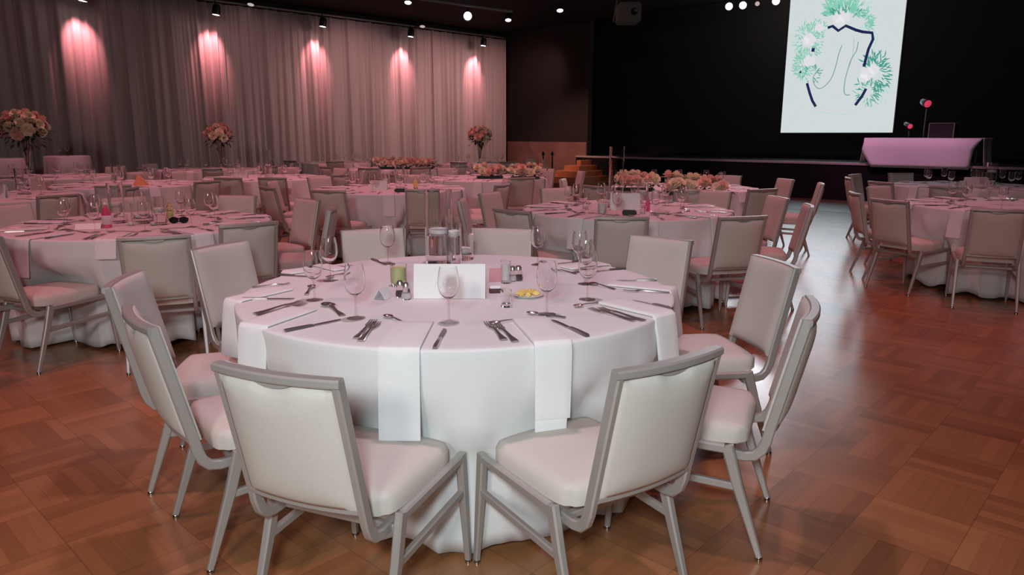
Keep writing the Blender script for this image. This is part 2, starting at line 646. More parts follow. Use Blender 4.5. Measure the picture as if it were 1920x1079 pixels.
def flat_stroke(bm, pts, ws, y):
    pts = [Vector((x, 0, z)) for x, z in pts]
    L_, R_ = [], []
    for i, p in enumerate(pts):
        t = (pts[min(i+1, len(pts)-1)] - pts[max(i-1, 0)]).normalized()
        n = Vector((-t.z, 0, t.x))
        w = ws[i] if isinstance(ws, (list, tuple)) else ws
        L_.append(bm.verts.new((p + n*w/2) + Vector((0, y, 0))))
        R_.append(bm.verts.new((p - n*w/2) + Vector((0, y, 0))))
    for i in range(len(pts)-1):
        bm.faces.new((L_[i], L_[i+1], R_[i+1], R_[i]))


def catmull(P, n=10):
    out = []
    P = [P[0]] + list(P) + [P[-1]]
    for i in range(1, len(P)-2):
        for k in range(n):
            t = k / n
            a, b, c, d = P[i-1], P[i], P[i+1], P[i+2]
            out.append(tuple(.5*((2*b[j]) + (-a[j]+c[j])*t + (2*a[j]-5*b[j]+4*c[j]-d[j])*t*t + (-a[j]+3*b[j]-3*c[j]+d[j])*t**3) for j in range(2)))
    out.append(P[-2])
    return out


def ink(name, m, strokes, y=-.004 + .01):
    b = new()
    for pts, w in strokes:
        flat_stroke(b, pts, w, y)
    o = build(name, b, m, sc, smooth=False)
    md = o.modifiers.new('t', 'SOLIDIFY'); md.thickness = .002
    return o


rnd = random.Random(5)


def leafy(cx, cy, rx, ry, n, ln, a0=0, a1=360, w=.022, hole=.35):
    out = []
    for _ in range(n):
        a = R(rnd.uniform(a0, a1)); r = rnd.uniform(hole, 1.)
        x, y = cx + rx * r * cos(a), cy + ry * r * sin(a)
        d = a + rnd.uniform(-.7, .7)
        l = ln * rnd.uniform(.5, 1.1)
        pts = [sp(x + l*k/4*cos(d), y + l*k/4*sin(d)) for k in range(5)]
        out.append((pts, [.003, w*.8, w, w*.7, .002]))
    return out


ink('wreath_leaves', M_['ink_green'], leafy(460, 150, 115, 90, 230, 44, 180, 360, .026) + leafy(250, 300, 85, 100, 110, 36) + leafy(215, 440, 60, 70, 100, 32, hole=.1) + leafy(300, 230, 60, 40, 30, 26) + leafy(560, 190, 80, 60, 50, 40, 250, 400) + leafy(620, 590, 70, 80, 36, 38) + leafy(200, 420, 40, 30, 25, 28))
ink('wreath_leaves', M_['ink_teal'], leafy(650, 470, 85, 110, 100, 40, 200, 450, .026) + leafy(470, 170, 110, 60, 36, 34, 180, 360) + leafy(270, 480, 50, 60, 26, 28) + leafy(610, 580, 60, 80, 40, 36), .003)
ink('wreath_leaves', M_['ink_pale'], leafy(480, 120, 150, 70, 70, 40, 180, 360, .016) + leafy(230, 300, 80, 110, 60, 36, 60, 300, .016) + leafy(670, 520, 60, 140, 50, 32, 240, 460, .016), .006)
# dark angular frame of the wreath
fr = [[(370, 225), (400, 215), (435, 240), (480, 212), (540, 235), (580, 245), (635, 250), (640, 285), (615, 340), (598, 405), (590, 440)],
      [(244, 535), (262, 590), (280, 635), (302, 668)], [(604, 565), (580, 610), (542, 660)]]
ink('wreath_frame', M_['ink_navy'], [([sp(*q) for q in c], .065) for c in fr] + [([sp(318, 228), sp(332, 228)], .09), ([sp(270, 348), sp(290, 348)], .09), ([sp(195, 473), sp(207, 473)], .05)], 0.0)
ink('wreath_frame', M_['ink_pale'], [([sp(*q) for q in [(560, 222), (640, 224), (668, 270), (645, 350)]], .02)], 0.0)
# pale roses of the wreath
def disc(cx, cy, r, ph=0):
    pts = [(cx + r*(1+.12*sin(5*a+ph))*cos(a), cy + r*.9*(1+.12*sin(5*a+ph))*sin(a)) for a in [2*PI*k/24 for k in range(24)]]
    return [sp(*q) for q in pts]
b = new()
for cx, cy, r in ((425, 172, 28), (470, 165, 30), (445, 190, 26), (260, 290, 34), (230, 300, 24), (255, 410, 34), (320, 228, 24), (610, 480, 40), (645, 455, 28), (590, 505, 26)):
    b.faces.new([b.verts.new((x, .0 - .002, z)) for x, z in disc(cx, cy, r, cx)])
o = build('wreath_rose', b, M_['ink_blush'], sc, smooth=False); md = o.modifiers.new('t', 'SOLIDIFY'); md.thickness = .002
# script letters
s1 = [(460, 318), (440, 370), (425, 430), (400, 500), (360, 548), (320, 565), (290, 540), (285, 500), (310, 470), (345, 460)]
s2 = [(555, 300), (545, 350), (515, 400), (495, 460), (480, 520), (475, 575), (485, 600), (510, 600)]
s3 = [(310, 390), (350, 375), (400, 360), (440, 340), (462, 316)]
s4 = [(530, 280), (528, 330), (520, 390), (500, 450)]
ink('script_lettering', M_['ink_script'], [(catmull([sp(*q) for q in s1]), .022), (catmull([sp(*q) for q in s2]), .022), (catmull([sp(*q) for q in s4]), .008)], .0)
ink('script_lettering', M_['ink_pale'], [(catmull([sp(*q) for q in s3]), .007), (catmull([sp(*q) for q in [(280, 705), (350, 700), (430, 715), (500, 710), (560, 690)]]), .012)], .0)
tag(sc, 'tall bright white screen with a green leaf wreath and script, above the stage', 'screen')

# --------------------------------------------------- disc jockey table on stage
dj = uv(UF + .36, -4.62, .80)
tb = empty('stage_table', dj, -PI/4)
b = new(); box(b, (0, 0, .515), (2.06, .66, .03)); build('tabletop', b, M_['black'], tb, smooth=False)
for sx in (-1, 1):
    for sy in (-1, 1):
        b = new(); box(b, (sx*.95, sy*.27, .25), (.035, .035, .5)); build('leg', b, M_['darkplastic'], tb, smooth=False)
tag(tb, 'low folding table on the stage, hidden under the pink-lit cloth', 'table')
b = new()
zt, zh = .535, -.06
X0, X1, Yf, Yb = -1.06, 1.06, -.39, .35
# top, front drop with swept-back corners, sides
n = 28
front_t = [b.verts.new((X0 + (X1-X0)*i/n, Yf, zt)) for i in range(n+1)]
back_t = [b.verts.new((X0 + (X1-X0)*i/n, Yb, zt)) for i in range(n+1)]
for i in range(n):
    b.faces.new((front_t[i], front_t[i+1], back_t[i+1], back_t[i]))
prev = front_t
for k in range(1, 9):
    t = k/8
    inL = -.05 * min(1, t/.45) if t < .45 else -.05 + .22 * ((t-.45)/.55)
    inR = .10 + .06 * t
    row = []
    for i in range(n+1):
        s = i/n
        x = (X0 + inL) + (X1 - X0 - inL - inR * min(1, t*3)) * s
        y = Yf - .025*min(1, t*4) - .012*t*sin(9*s + 1)
        row.append(b.verts.new((x, y, zt + (zh-zt)*t)))
    for i in range(n):
        b.faces.new((prev[i+1], prev[i], row[i], row[i+1]))
    prev = row
for sx, col in ((-1, 0), (1, n)):
    pt = [front_t[col], back_t[col]]
    m = 10
    rows = []
    for k in range(0, 8):
        t = k/7
        row = []
        for j in range(m+1):
            q = j/m
            y = Yf + (Yb-Yf)*q
            row.append(b.verts.new(((X1 if sx > 0 else X0) + sx*(.02 + .05*t + .025*t*sin(q*11)), y, zt + (.02-zt)*t)))
        rows.append(row)
    for k in range(7):
        for j in range(m):
            b.faces.new((rows[k][j], rows[k][j+1], rows[k+1][j+1], rows[k+1][j]))
o = build('tablecloth', b, M_['cloth'], smooth=60, loc=dj); o.rotation_euler.z = -PI/4
md = o.modifiers.new('t', 'SOLIDIFY'); md.thickness = .004
tag(o, 'pink-lit cloth draped over the table on the stage edge below the screen', 'tablecloth')
# mixer case on it
mc = uv(UF + .40, -4.35, .80 + .541)
t = empty('equipment_case', mc, -PI/4)
b = new(); box(b, (0, 0, .14), (.44, .3, .28)); bmesh.ops.bevel(b, geom=b.edges[:], offset=.012, segments=2, affect='EDGES'); build('case_body', b, M_['darkplastic'], t)
b = new(); box(b, (0, 0, .285), (.46, .32, .012)); build('lid', b, M_['greymetal'], t)
for s in (-1, 1):
    b = new(); box(b, (s*.222, -.155, .14), (.016, .016, .28)); build('edge_trim', b, M_['greymetal'], t)
tag(t, 'dark equipment case with grey edges on the pink stage table', 'case')
for nm, px, py, sz in (('upper', 1731, 198, .085), ('lower', 1703, 238, .06)):
    Y = (UF + 1.0) * math.sqrt(2) / (1 + (px-960)/FPX*cos(PITCH))
    z = CAMH + (252 - py) * Y / FPX
    p = Vector(((px-960)/FPX*Y*.98, Y, 0)); p.z = .80
    t = empty('stage_light', p)
    h = z - .80
    b = new(); lathe(b, [(0, 0), (.11, 0), (.11, .02), (.02, .04), (.016, h-.1), (0, h-.1)], 12); build('stand', b, M_['darkplastic'], t)
    b = new(); lathe(b, [(0, .2), (sz*.8, .18), (sz*1.05, 0), (sz, -.01), (0, -.01)], 18)
    bmesh.ops.transform(b, matrix=Matrix.Translation((0, 0, h)) @ Matrix.Rotation(PI/2 + .3, 4, 'X') @ Matrix.Rotation(PI, 4, 'X'), verts=b.verts)
    build('housing', b, M_['darkplastic'], t)
    b = new(); lathe(b, [(0, -.045), (sz*.6, -.035), (sz*.9, -.012), (0, -.012)], 18)
    bmesh.ops.transform(b, matrix=Matrix.Translation((0, 0, h)) @ Matrix.Rotation(PI/2 + .3, 4, 'X') @ Matrix.Rotation(PI, 4, 'X'), verts=b.verts)
    build('lens', b, M_['redlens'], t)
    tag(t, '%s of two red stage lights on stands behind the pink draped table' % nm, 'stage light')


# ------------------------------------------------------------------ chairs
def top_curve(y):      # back bows backwards in plan
    return -.022 * (1 - (y / .19) ** 2)


def up_x(z):           # x of the back at height z
    return -.283 + (z - .43) * (-.376 + .283) / (.842 - .43)


def make_chair():
    root = empty('banquet_chair')
    fab, met = M_['fabric'], M_['metal']
    # seat
    b = new()
    def seat(a, c):
        ra, rc = abs(a), abs(c)
        k = 1 - .10 * (ra ** 6) * (rc ** 6) * 1.2
        x, y = -.012 + .212 * c * k, .207 * a * k
        rim = max(ra, rc)
        t0 = .052 + .022 * (1 - ra ** 2.5) * (1 - rc ** 2.5)
        if rim > .93:
            t0 -= .016 * ((rim - .93) / .07)
            sc_ = 1 - .0
        return Vector((x, y, .402)), Vector((0, 0, 1)), t0, .006
    pad(b, seat, 18, 18, 0)
    build('seat', b, fab, root, smooth=70)
    # backrest: the front pad covers the frame, the back pad sits inside it
    b = new()
    def back(a, c):
        y = .172 * a
        zt = .814 - .014 * max(0, 1 - (y / .055) ** 2) ** .7
        z = .462 + (zt - .462) * (c + 1) / 2
        rim = max(abs(a) ** 4, abs(c) ** 6)
        n = Vector((.975, 0, .22))
        return Vector((up_x(z) + top_curve(y), y, z)), n, .012, .012 + .016 * (1 - rim)
    pad(b, back, 22, 20, 0)
    bk = build('backrest', b, fab, root, smooth=70)
    b = new()
    def fpad(a, c):
        y = .180 * a
        z = .447 + (.838 - .447) * (c + 1) / 2
        rim = max(abs(a) ** 6, abs(c) ** 8)
        n = Vector((.975, 0, .22))
        return Vector((up_x(z) + top_curve(y) + .016, y, z)), n, .010 + .014 * (1 - rim), .0
    pad(b, fpad, 22, 18, 0)
    build('front_cushion', b, fab, bk, smooth=70)
    # back frame: two uprights with the J bend, top and bottom rails
    b = new()
    for s in (-1, 1):
        pts = [(up_x(.838), s*.179, .838), (up_x(.64), s*.179, .64), (up_x(.46), s*.179, .46), (-.281, s*.18, .415), (-.268, s*.18, .380), (-.246, s*.18, .357), (-.215, s*.18, .350), (-.150, s*.18, .352)]
        sweep(b, pts, .024, .034, (0, 1, 0))
    pts = [(up_x(.832) + top_curve(y), y, .832) for y in [-.19 + .38*i/12 for i in range(13)]]
    sweep(b, pts, .024, .034, (0, 0, 1))
    pts = [(up_x(.455) + top_curve(y) * .9, y, .455) for y in [-.17 + .34*i/10 for i in range(11)]]
    sweep(b, pts, .020, .030, (0, 0, 1))
    fr = build('back_frame', b, met, root)
    # hand hold under the top rail
    b = new()
    rings = []
    for i in range(13):
        y = -.058 + .116 * i / 12
        h = .015 * max(0, 1 - (y / .058) ** 2) ** .7 + .004
        x = up_x(.80) + top_curve(y)
        rings.append([Vector((x + dx, y, z)) for dx, z in ((.008, .822), (-.008, .822), (-.008, .822 - h), (.008, .822 - h))])
    loft(b, rings)
    build('hand_hold', b, met, fr)
    # legs, rails, stretchers
    for s in (-1, 1):
        b = new()
        sweep(b, [(.216, s*.214, .402), (.224, s*.217, .26), (.241, s*.224, .012)], [.026, .026, .019], [.036, .034, .021], (0, 1, 0))
        lg = build('leg', b, met, root)
        b = new(); lathe(b, [(0, .0), (.012, .0), (.013, .008), (.009, .014), (0, .014)], 10, (.241, s*.224, 0)); build('foot_glide', b, M_['glide'], lg)
        b = new()
        sweep(b, [(-.160, s*.214, .392), (-.200, s*.217, .26), (-.286, s*.222, .012)], [.026, .026, .019], [.040, .036, .021], (0, 1, 0))
        lg = build('leg', b, met, root)
        b = new(); lathe(b, [(0, .0), (.012, .0), (.013, .008), (.009, .014), (0, .014)], 10, (-.286, s*.222, 0)); build('foot_glide', b, M_['glide'], lg)
        b = new(); sweep(b, [(-.150, s*.214, .380), (.215, s*.214, .388)], .026, .030, (0, 1, 0)); build('side_rail', b, met, root)
        b = new(); sweep(b, [(-.205, s*.216, .250), (.222, s*.217, .268)], .020, .026, (0, 1, 0)); build('stretcher', b, met, root)
    b = new(); sweep(b, [(-.163, -.205, .345), (-.163, .205, .345)], .022, .026, (0, 0, 1)); build('cross_bar', b, met, root)
    return root


CHAIR = Proto(make_chair)
CLOCK = ['twelve', 'one', 'two', 'three', 'four', 'five', 'six', 'seven', 'eight', 'nine', 'ten', 'eleven']


def clock_pos(ang):
    """clock hour of a direction on the plan, six o'clock nearest the camera"""
    return CLOCK[int(round(((90 - math.degrees(ang)) % 360) / 30)) % 12]


# chairs are collected per table so that each cloth can give way to the seats
TABLES = {}


def table(key, x, y, phrase, ring=(), fixed=(), r=1.12, R_=.915):
    TABLES[key] = dict(c=Vector((x, y, 0)), phrase=phrase, chairs=[], R=R_)
    T = TABLES[key]
    for q in ring:
        a = R(q[0]) if isinstance(q, tuple) else R(q)
        rr = q[1] if isinstance(q, tuple) else r
        tw = R(q[2]) if isinstance(q, tuple) and len(q) > 2 else R(random.uniform(-5, 5))
        T['chairs'].append((x + rr*cos(a), y + rr*sin(a), a + PI + tw))
    for (cx, cy, a) in fixed:
        T['chairs'].append((cx, cy, R(a)))


table('main', -.230, 3.064, 'the foreground table', fixed=[
    (-.445, 2.048, 68.3), (.202, 2.111, 124), (.657, 2.514, 157.5), (-.904, 2.478, 38), (-1.201, 2.922, 8.9),
    (-.122, 4.054, 261), (-.727, 4.04, 290), (.60, 3.73, 231), (.84, 3.20, 190), (-1.205, 3.595, -26)])
table('left', -2.78, 5.41, 'the second-row left table', fixed=[(-2.20, 4.47, 112), (-1.96, 5.02, 128), (-2.92, 4.49, 64)], ring=[(15, 1.02, -8), (49, 1.06), (84, 1.1), (122, 1.1), (160, 1.1), (197, 1.1)])
table('edge_left', -5.65, 7.75, 'the left-edge table', ring=[-75, -30, 8, 150])
table('peach', -5.15, 9.75, 'the peach-napkin table', ring=[-68, -25, 112, 170])
table('centre', -1.50, 8.94, 'the centre middle table', fixed=[(-1.85, 7.93, 80), (-.98, 8.10, 95), (-2.42, 8.25, 42)], ring=[176, (-19, 1.1), (14, 1.1), 84, 138])
table('far_left', -3.8, 11.27, 'the far left-centre table', fixed=[(-3.82, 10.2, 88), (-3.25, 10.2, 92)], ring=[172, -28, 12, 55, 93, 130])
table('phone', 1.02, 6.46, 'the black-phone table', fixed=[(.79, 5.47, 88), (1.55, 5.48, 104), (.25, 5.83, 48)], ring=[(-22, 1.14, 8), (11, 1.1), (44, 1.1), (112, 1.1), (147, 1.1), (180, 1.1)])
table('stage_flower', 2.12, 9.12, 'the flower table before the stage', ring=[-143, -99, -68, (-18, 1.25), (14, 1.1), 52, 170])
table('steps_flower', -.38, 11.2, 'the flower table near the steps', ring=[-158, -70, 10, 50, 165, 120])
table('curtain_flower', -2.3, 14.2, 'the distant flower table', ring=[-135, -98, -62, -25, 170, 10])
table('right', 4.72, 6.78, 'the right-edge table', fixed=[(3.97, 5.97, 64), (3.70, 6.60, 25), (3.80, 7.18, -10), (4.25, 7.74, -62)], ring=[])
table('right_far', 5.95, 9.45, 'the rear right-edge table', fixed=[(5.12, 8.42, 52), (4.87, 9.02, 18), (4.9, 9.72, -14)], ring=[130, 95, -85])
table('bouquet_mid', -5.75, 13.9, 'the middle tall-bouquet table', ring=[-110, -65, -25, 200, 160, 20])
table('bouquet_right', -.75, 16.9, 'the right tall-bouquet table', ring=[-105, -65, 180, 0, -142, 35])
table('bouquet_left', -7.3, 11.5, 'the left tall-bouquet table', ring=[30, 80, -10])
table('far_back', -4.15, 17.4, 'the farthest table', ring=[-120, -80, -40, 180, 0])

GRP = 'beige banquet chairs around the round tables'


def cam_side(x, y, a):
    d = (a - math.atan2(-y, -x)) % (2*PI)
    d = math.degrees(min(d, 2*PI - d))
    return 'facing us' if d < 60 else ('back to us' if d > 120 else 'side-on')


MAINLAB = ['beige chair front left at the foreground table, its whole back towards us',
           'beige chair front right at the foreground table, its back angled towards us',
           'beige chair nearest the open floor on the foreground table\'s right side',
           'beige chair at the foreground table\'s left front, overlapping another chair',
           'beige chair at the foreground table\'s left, half behind the nearer one',
           'beige chair behind the white card of the foreground table, facing us',
           'beige chair back left of the glass cylinders at the foreground table, facing us',
           'beige chair at the back right of the foreground table, facing us',
           'beige chair right of the foreground table, behind the one nearest the open floor',
           'beige chair at the back left of the foreground table, facing right']
for key, T in TABLES.items():
    seen = {}
    for i, (x, y, a) in enumerate(T['chairs']):
        o = CHAIR.get()
        o.location = (x, y, 0)
        o.rotation_euler = (0, 0, a)
        if key == 'main':
            lab = MAINLAB[i]
        else:
            h = clock_pos(math.atan2(y - T['c'].y, x - T['c'].x))
            lab = 'beige chair at %s o\'clock of %s, %s' % (h, T['phrase'], cam_side(x, y, a))
        tag(o, lab, 'chair', GRP)


# ------------------------------------------------------------- tablecloths
TOPZ = .757


def tablecloth(T, seed, lab, nth=220):
    rnd = random.Random(seed)
    c, Rr = T['c'], T['R']
    ph = [rnd.uniform(0, 6.28) for _ in range(6)]
    n1 = rnd.choice((15, 16, 17, 18))
    ch = []
    for (x, y, a) in T['chairs']:
        ch.append((Vector((x - c.x, y - c.y, 0)), a))
    b = new()
    prof = [(.0, 0), (.25, 0), (.5, 0), (.72, 0), (.86, 0), (.955, 0), (.986, 0), (.996, -.003), (1.0, -.010), (1.0, -.03)]
    rings = []
    for s, dz in prof:
        rings.append([Vector((max(s, .001)*Rr*cos(2*PI*i/nth), max(s, .001)*Rr*sin(2*PI*i/nth), TOPZ + dz)) for i in range(nth)])
    NZ = 13
    for k in range(1, NZ + 1):
        t = k / NZ
        z0_ = TOPZ - .03 + (.014 - TOPZ + .03) * t
        ring = []
        for i in range(nth):
            th = 2*PI*i/nth
            f = sin(n1*th + ph[0] + .8*sin(3*th + ph[1]))
            f = (abs(f) ** .8) * (1 if f > 0 else -1)
            rr = Rr - .012*t + (.040 if T is TABLES['main'] else .058) * t ** .8 * f * (.6 + .4*sin(2*th + ph[2])) + .012*t*sin(5*th + ph[3]) + (.006 if T is TABLES['main'] else .020) * t * sin((2*n1 + 3)*th + ph[5])
            z = z0_ + .022 * t ** 3 * (1 - f) * (.6 + .4 * sin(3*th + ph[5]))
            # hem corners hang lower and flare
            rr += .02 * t * t * sin(2*th + ph[4])
            # give way to the seats pushed in
            if z < .60:
                q = min(1, (.60 - z) / .13)
                px_, py_ = rr*cos(th), rr*sin(th)
                for cc, a in ch:
                    lx = (px_-cc.x)*cos(a) + (py_-cc.y)*sin(a)
                    ly = -(px_-cc.x)*sin(a) + (py_-cc.y)*cos(a)
                    if abs(ly) > .36 or lx < -.3:
                        continue
                    # seat front in the middle, the two front legs at the sides
                    wm = max(0, min(1, (.27 - abs(ly)) / .08))
                    wl = max(0, 1 - (abs(abs(ly) - .222) / .10) ** 2) * max(0, min(1, (.46 - z) / .08))
                    dlt = max((.213 - lx) * wm * q, (.268 - lx) * wl)
                    if dlt > 0:
                        rr -= dlt
                        px_, py_ = rr*cos(th), rr*sin(th)
            ring.append(Vector((rr*cos(th), rr*sin(th), z)))
        rings.append(ring)
    loft(b, rings, cap=False)
    o = build('tablecloth', b, M_['cloth'], smooth=75, loc=c)
    md = o.modifiers.new('t', 'SOLIDIFY'); md.thickness = .003; md.offset = -1
    tag(o, lab, 'tablecloth', 'white floor-length round tablecloths')
    return o


for i, (key, T) in enumerate(TABLES.items()):
    tablecloth(T, 31 + i, 'white floor-length tablecloth on %s' % T['phrase'], 300 if key == 'main' else 200)


# ----------------------------------------------------------- table settings
def mk_fork():
    b = new()
    st_ = [(-.10, .0105, .003), (-.09, .0115, .003), (-.05, .007, .0035), (.0, .004, .006), (.025, .0045, .007), (.035, .0105, .006), (.045, .0125, .004)]
    loft(b, [[Vector((x, -w, z)), Vector((x, w, z)), Vector((x, w*.8, z+.0028)), Vector((x, -w*.8, z+.0028))] for x, w, z in st_])
    for k in range(4):
        y = -.0105 + .007*k
        loft(b, [[Vector((x, y-w, z)), Vector((x, y+w, z)), Vector((x, y+w, z+.002)), Vector((x, y-w, z+.002))] for x, w, z in ((.043, .0022, .004), (.07, .0019, .0025), (.10, .0012, .006))])
    return build('fork', b, M_['steel'])


def mk_knife():
    b = new()
    st_ = [(-.118, .008, .0075), (-.11, .0095, .009), (-.05, .0085, .009), (-.01, .0065, .0085), (.0, .007, .006)]
    loft(b, [[Vector((x, -w, 0)), Vector((x, w, 0)), Vector((x, w*.7, h)), Vector((x, -w*.7, h))] for x, w, h in st_])
    o = build('knife', b, M_['steel'])
    b = new()
    st_ = [(.0, -.0065, .0085), (.05, -.008, .0095), (.09, -.0075, .0095), (.11, -.003, .009), (.118, .004, .007)]
    loft(b, [[Vector((x, y0, .002)), Vector((x, y1, .002)), Vector((x, y1, .0042)), Vector((x, y0, .0032))] for x, y0, y1 in st_])
    build('blade', b, M_['steel'], o)
    return o


def mk_spoon():
    b = new()
    st_ = [(-.095, .010, .003), (-.085, .011, .003), (-.04, .006, .004), (.02, .0035, .008), (.042, .004, .007)]
    loft(b, [[Vector((x, -w, z)), Vector((x, w, z)), Vector((x, w*.8, z+.0028)), Vector((x, -w*.8, z+.0028))] for x, w, z in st_])
    o = build('spoon', b, M_['steel'])
    b = new()
    rings = []
    for j in range(6):
        r = 1 - j/5*.97
        rings.append([Vector((.068 + .029*r*cos(t), .0195*r*sin(t), .0015 + .0085*r*r)) for t in [2*PI*i/20 for i in range(20)]])
    loft(b, rings, cap=False)
    bw = build('bowl', b, M_['steel'], o)
    md = bw.modifiers.new('t', 'SOLIDIFY'); md.thickness = .0012; md.offset = 1
    return o


def mk_glass():
    """stemmed wine glass: foot, stem, bowl"""
    b = new()
    lathe(b, [(.0, .0), (.034, .0), (.034, .0015), (.018, .004), (.006, .008), (.0042, .016), (.0038, .05), (.0042, .078), (.010, .086), (.0, .088)], 24)
    o = build('wine_glass', b, M_['thin'])
    b = new()
    lathe(b, [(.004, .085), (.018, .091), (.030, .104), (.0365, .122), (.0385, .140), (.037, .165), (.033, .188), (.0305, .200), (.0295, .200), (.032, .186), (.0358, .165), (.0372, .140), (.0352, .123), (.029, .106), (.017, .0935), (.002, .0885)], 28)
    build('bowl', b, M_['glass'], o)
    return o


def cyl_vase(r, h, wl, lit=True):
    """glass cylinder with water and a floating white candle"""
    root = empty('candle_vase')
    b = new(); lathe(b, [(.001, .0), (r, .0), (r, h), (r-.004, h), (r-.004, .012), (.001, .012)], 32); build('cylinder', b, M_['glass'], root)
    if wl:
        b = new(); lathe(b, [(.001, .013), (r-.006, .013), (r-.006, wl), (.001, wl)], 32); build('water', b, M_['water'], root)
        b = new(); lathe(b, [(0, wl+.001), (r*.58, wl+.001), (r*.74, wl+.012), (r*.74, wl+.030), (r*.62, wl+.034), (0, wl+.032)], 24); build('floating_candle', b, M_['candle'], root)
    return root


def mk_votive(colm='candle'):
    root = empty('votive_holder')
    b = new(); lathe(b, [(.001, 0), (.026, 0), (.030, .07), (.028, .07), (.024, .006), (.001, .006)], 20); build('holder', b, M_['glass'], root)
    b = new(); lathe(b, [(0, .007), (.020, .007), (.021, .026), (.003, .024), (0, .026)], 16); build('candle', b, M_[colm], root)
    return root


FORK, KNIFE, SPOON, GLASS = Proto(mk_fork), Proto(mk_knife), Proto(mk_spoon), Proto(mk_glass)


def napkin(c, Rr, pin, ang, half, hang, lab, grp, layers=1, spread=0., sway=0., name='napkin'):
    """folded strip lying from pin (local xy, inner end) outward along ang, then over the rim down by hang"""
    d = Vector((cos(ang), sin(ang), 0)); sd = Vector((-sin(ang), cos(ang), 0))
    b = new()
    # distance to the rim along d
    k = pin.dot(d); disc_ = k*k - (pin.dot(pin) - (Rr+.006)**2)
    L0 = -k + math.sqrt(max(.0001, disc_))
    for ly in range(layers):
        off = .004*ly
        path = []
        for i in range(7):
            path.append((L0 * i/7, TOPZ + .0035 + off, 1.0))
        path += [(L0 - .004, TOPZ + .0030 + off, 1.), (L0 + .004 + off, TOPZ - .006 + off, 1.), (L0 + .010 + off, TOPZ - .03, 1.)]
        hh = hang - .05*ly
        for i in range(1, 7):
            t = i/6
            path.append((L0 + .012 + off + .025*t + sway*t, TOPZ - .03 - (hh-.03)*t, 1 - spread*t*(1 if ly == 0 else .3)))
        rings = []
        for s, z, w in path:
            h_ = half*w
            sh = (spread*.12*ly) * max(0, TOPZ - z)
            p = pin + d*s + sd*(sh + sway*.6*max(0, TOPZ - z))
            nz = (z > TOPZ - .008)
            row = []
            for f in (-1, -.5, 0, .5, 1):
                q = p + sd*(h_*f)
                # hug the round edge when hanging
                if not nz:
                    q = q - d*(.35*(h_*f)**2/Rr)
                row.append(Vector((q.x, q.y, z)))
            rings.append(row)
        for r0, r1 in zip(rings, rings[1:]):
            pass
        vr = [[b.verts.new(p) for p in ring] for ring in rings]
        for a0, b0 in zip(vr, vr[1:]):
            for i in range(4):
                b.faces.new((a0[i], a0[i+1], b0[i+1], b0[i]))
    o = build(name, b, M_['napkin'], smooth=60, loc=(c.x, c.y, 0))
    md = o.modifiers.new('t', 'SOLIDIFY'); md.thickness = .0065; md.offset = 1
    bv = o.modifiers.new('b', 'BEVEL'); bv.width = .002; bv.segments = 2; bv.limit_method = 'ANGLE'
    return tag(o, lab, 'napkin', grp)


def lay(P, p0, p1, nat, lab, cat, grp, z=TOPZ + .001):
    """lay a piece of cutlery from pixel p0 (handle end) to p1 (tip) on the table top"""
    a, c = at(*p0, z), at(*p1, z)
    d = c - a
    o = P.get()
    o.location = (a + c) / 2
    o.location.z = z
    s = max(.8, min(1.15, d.length / nat))
    o.rotation_euler = (0, 0, math.atan2(d.y, d.x))
    o.scale = (s, s, 1)
    return tag(o, lab, cat, grp)


TM = TABLES['main']
cM = TM['c']
G_N, G_F, G_K, G_S, G_G = 'napkins on the foreground table', 'forks on the foreground table', 'knives on the foreground table', 'spoons on the foreground table', 'wine glasses on the foreground table'


def nap_px(inner, edge, half, hang, lab, **k):
    a, e = at(*inner, TOPZ), at(*edge, TOPZ)
    d = e - a
    return napkin(cM, TM['R'], a - Vector((cM.x, cM.y, TOPZ)), math.atan2(d.y, d.x), half, hang, lab, G_N, **k)


W_ = {
 'A': 'the front napkin behind the front left chair', 'B': 'the front napkin before the front right chair', 'C': 'the right front napkin',
 'D': 'the rightmost napkin', 'E': 'the back right napkin', 'F': 'the left front napkin', 'G': 'the leftmost napkin', 'H': 'the back left napkin'}
nap_px((778, 607), (748, 657), .066, .285, 'white napkin hanging over the table front behind the front left chair')
nap_px((992, 601), (1036, 646), .062, .30, 'white double-fold napkin hanging over the table front before the front right chair', layers=2, spread=.15, sway=-.03)
nap_px((1140, 568), (1243, 592), .058, .26, 'white napkin hanging over the table\'s right front edge beside the right chairs', layers=2, spread=.25)
nap_px((1146, 534), (1262, 545), .05, .20, 'white napkin laid towards the right rim of the foreground table, behind the right front one')
nap_px((1060, 505), (1150, 494), .05, .12, 'white napkin at the back right of the foreground table by the paired glasses')
nap_px((570, 581), (478, 612), .062, .30, 'white napkin hanging over the left front edge of the foreground table')
nap_px((536, 543), (440, 565), .05, .22, 'white napkin hanging over the leftmost rim of the foreground table')
nap_px((578, 508), (532, 514), .05, .1, 'white napkin at the back left rim of the foreground table')
nap_px((640, 508), (606, 519-18), .04, .06, 'small white napkin at the back left of the foreground table, behind two glasses')

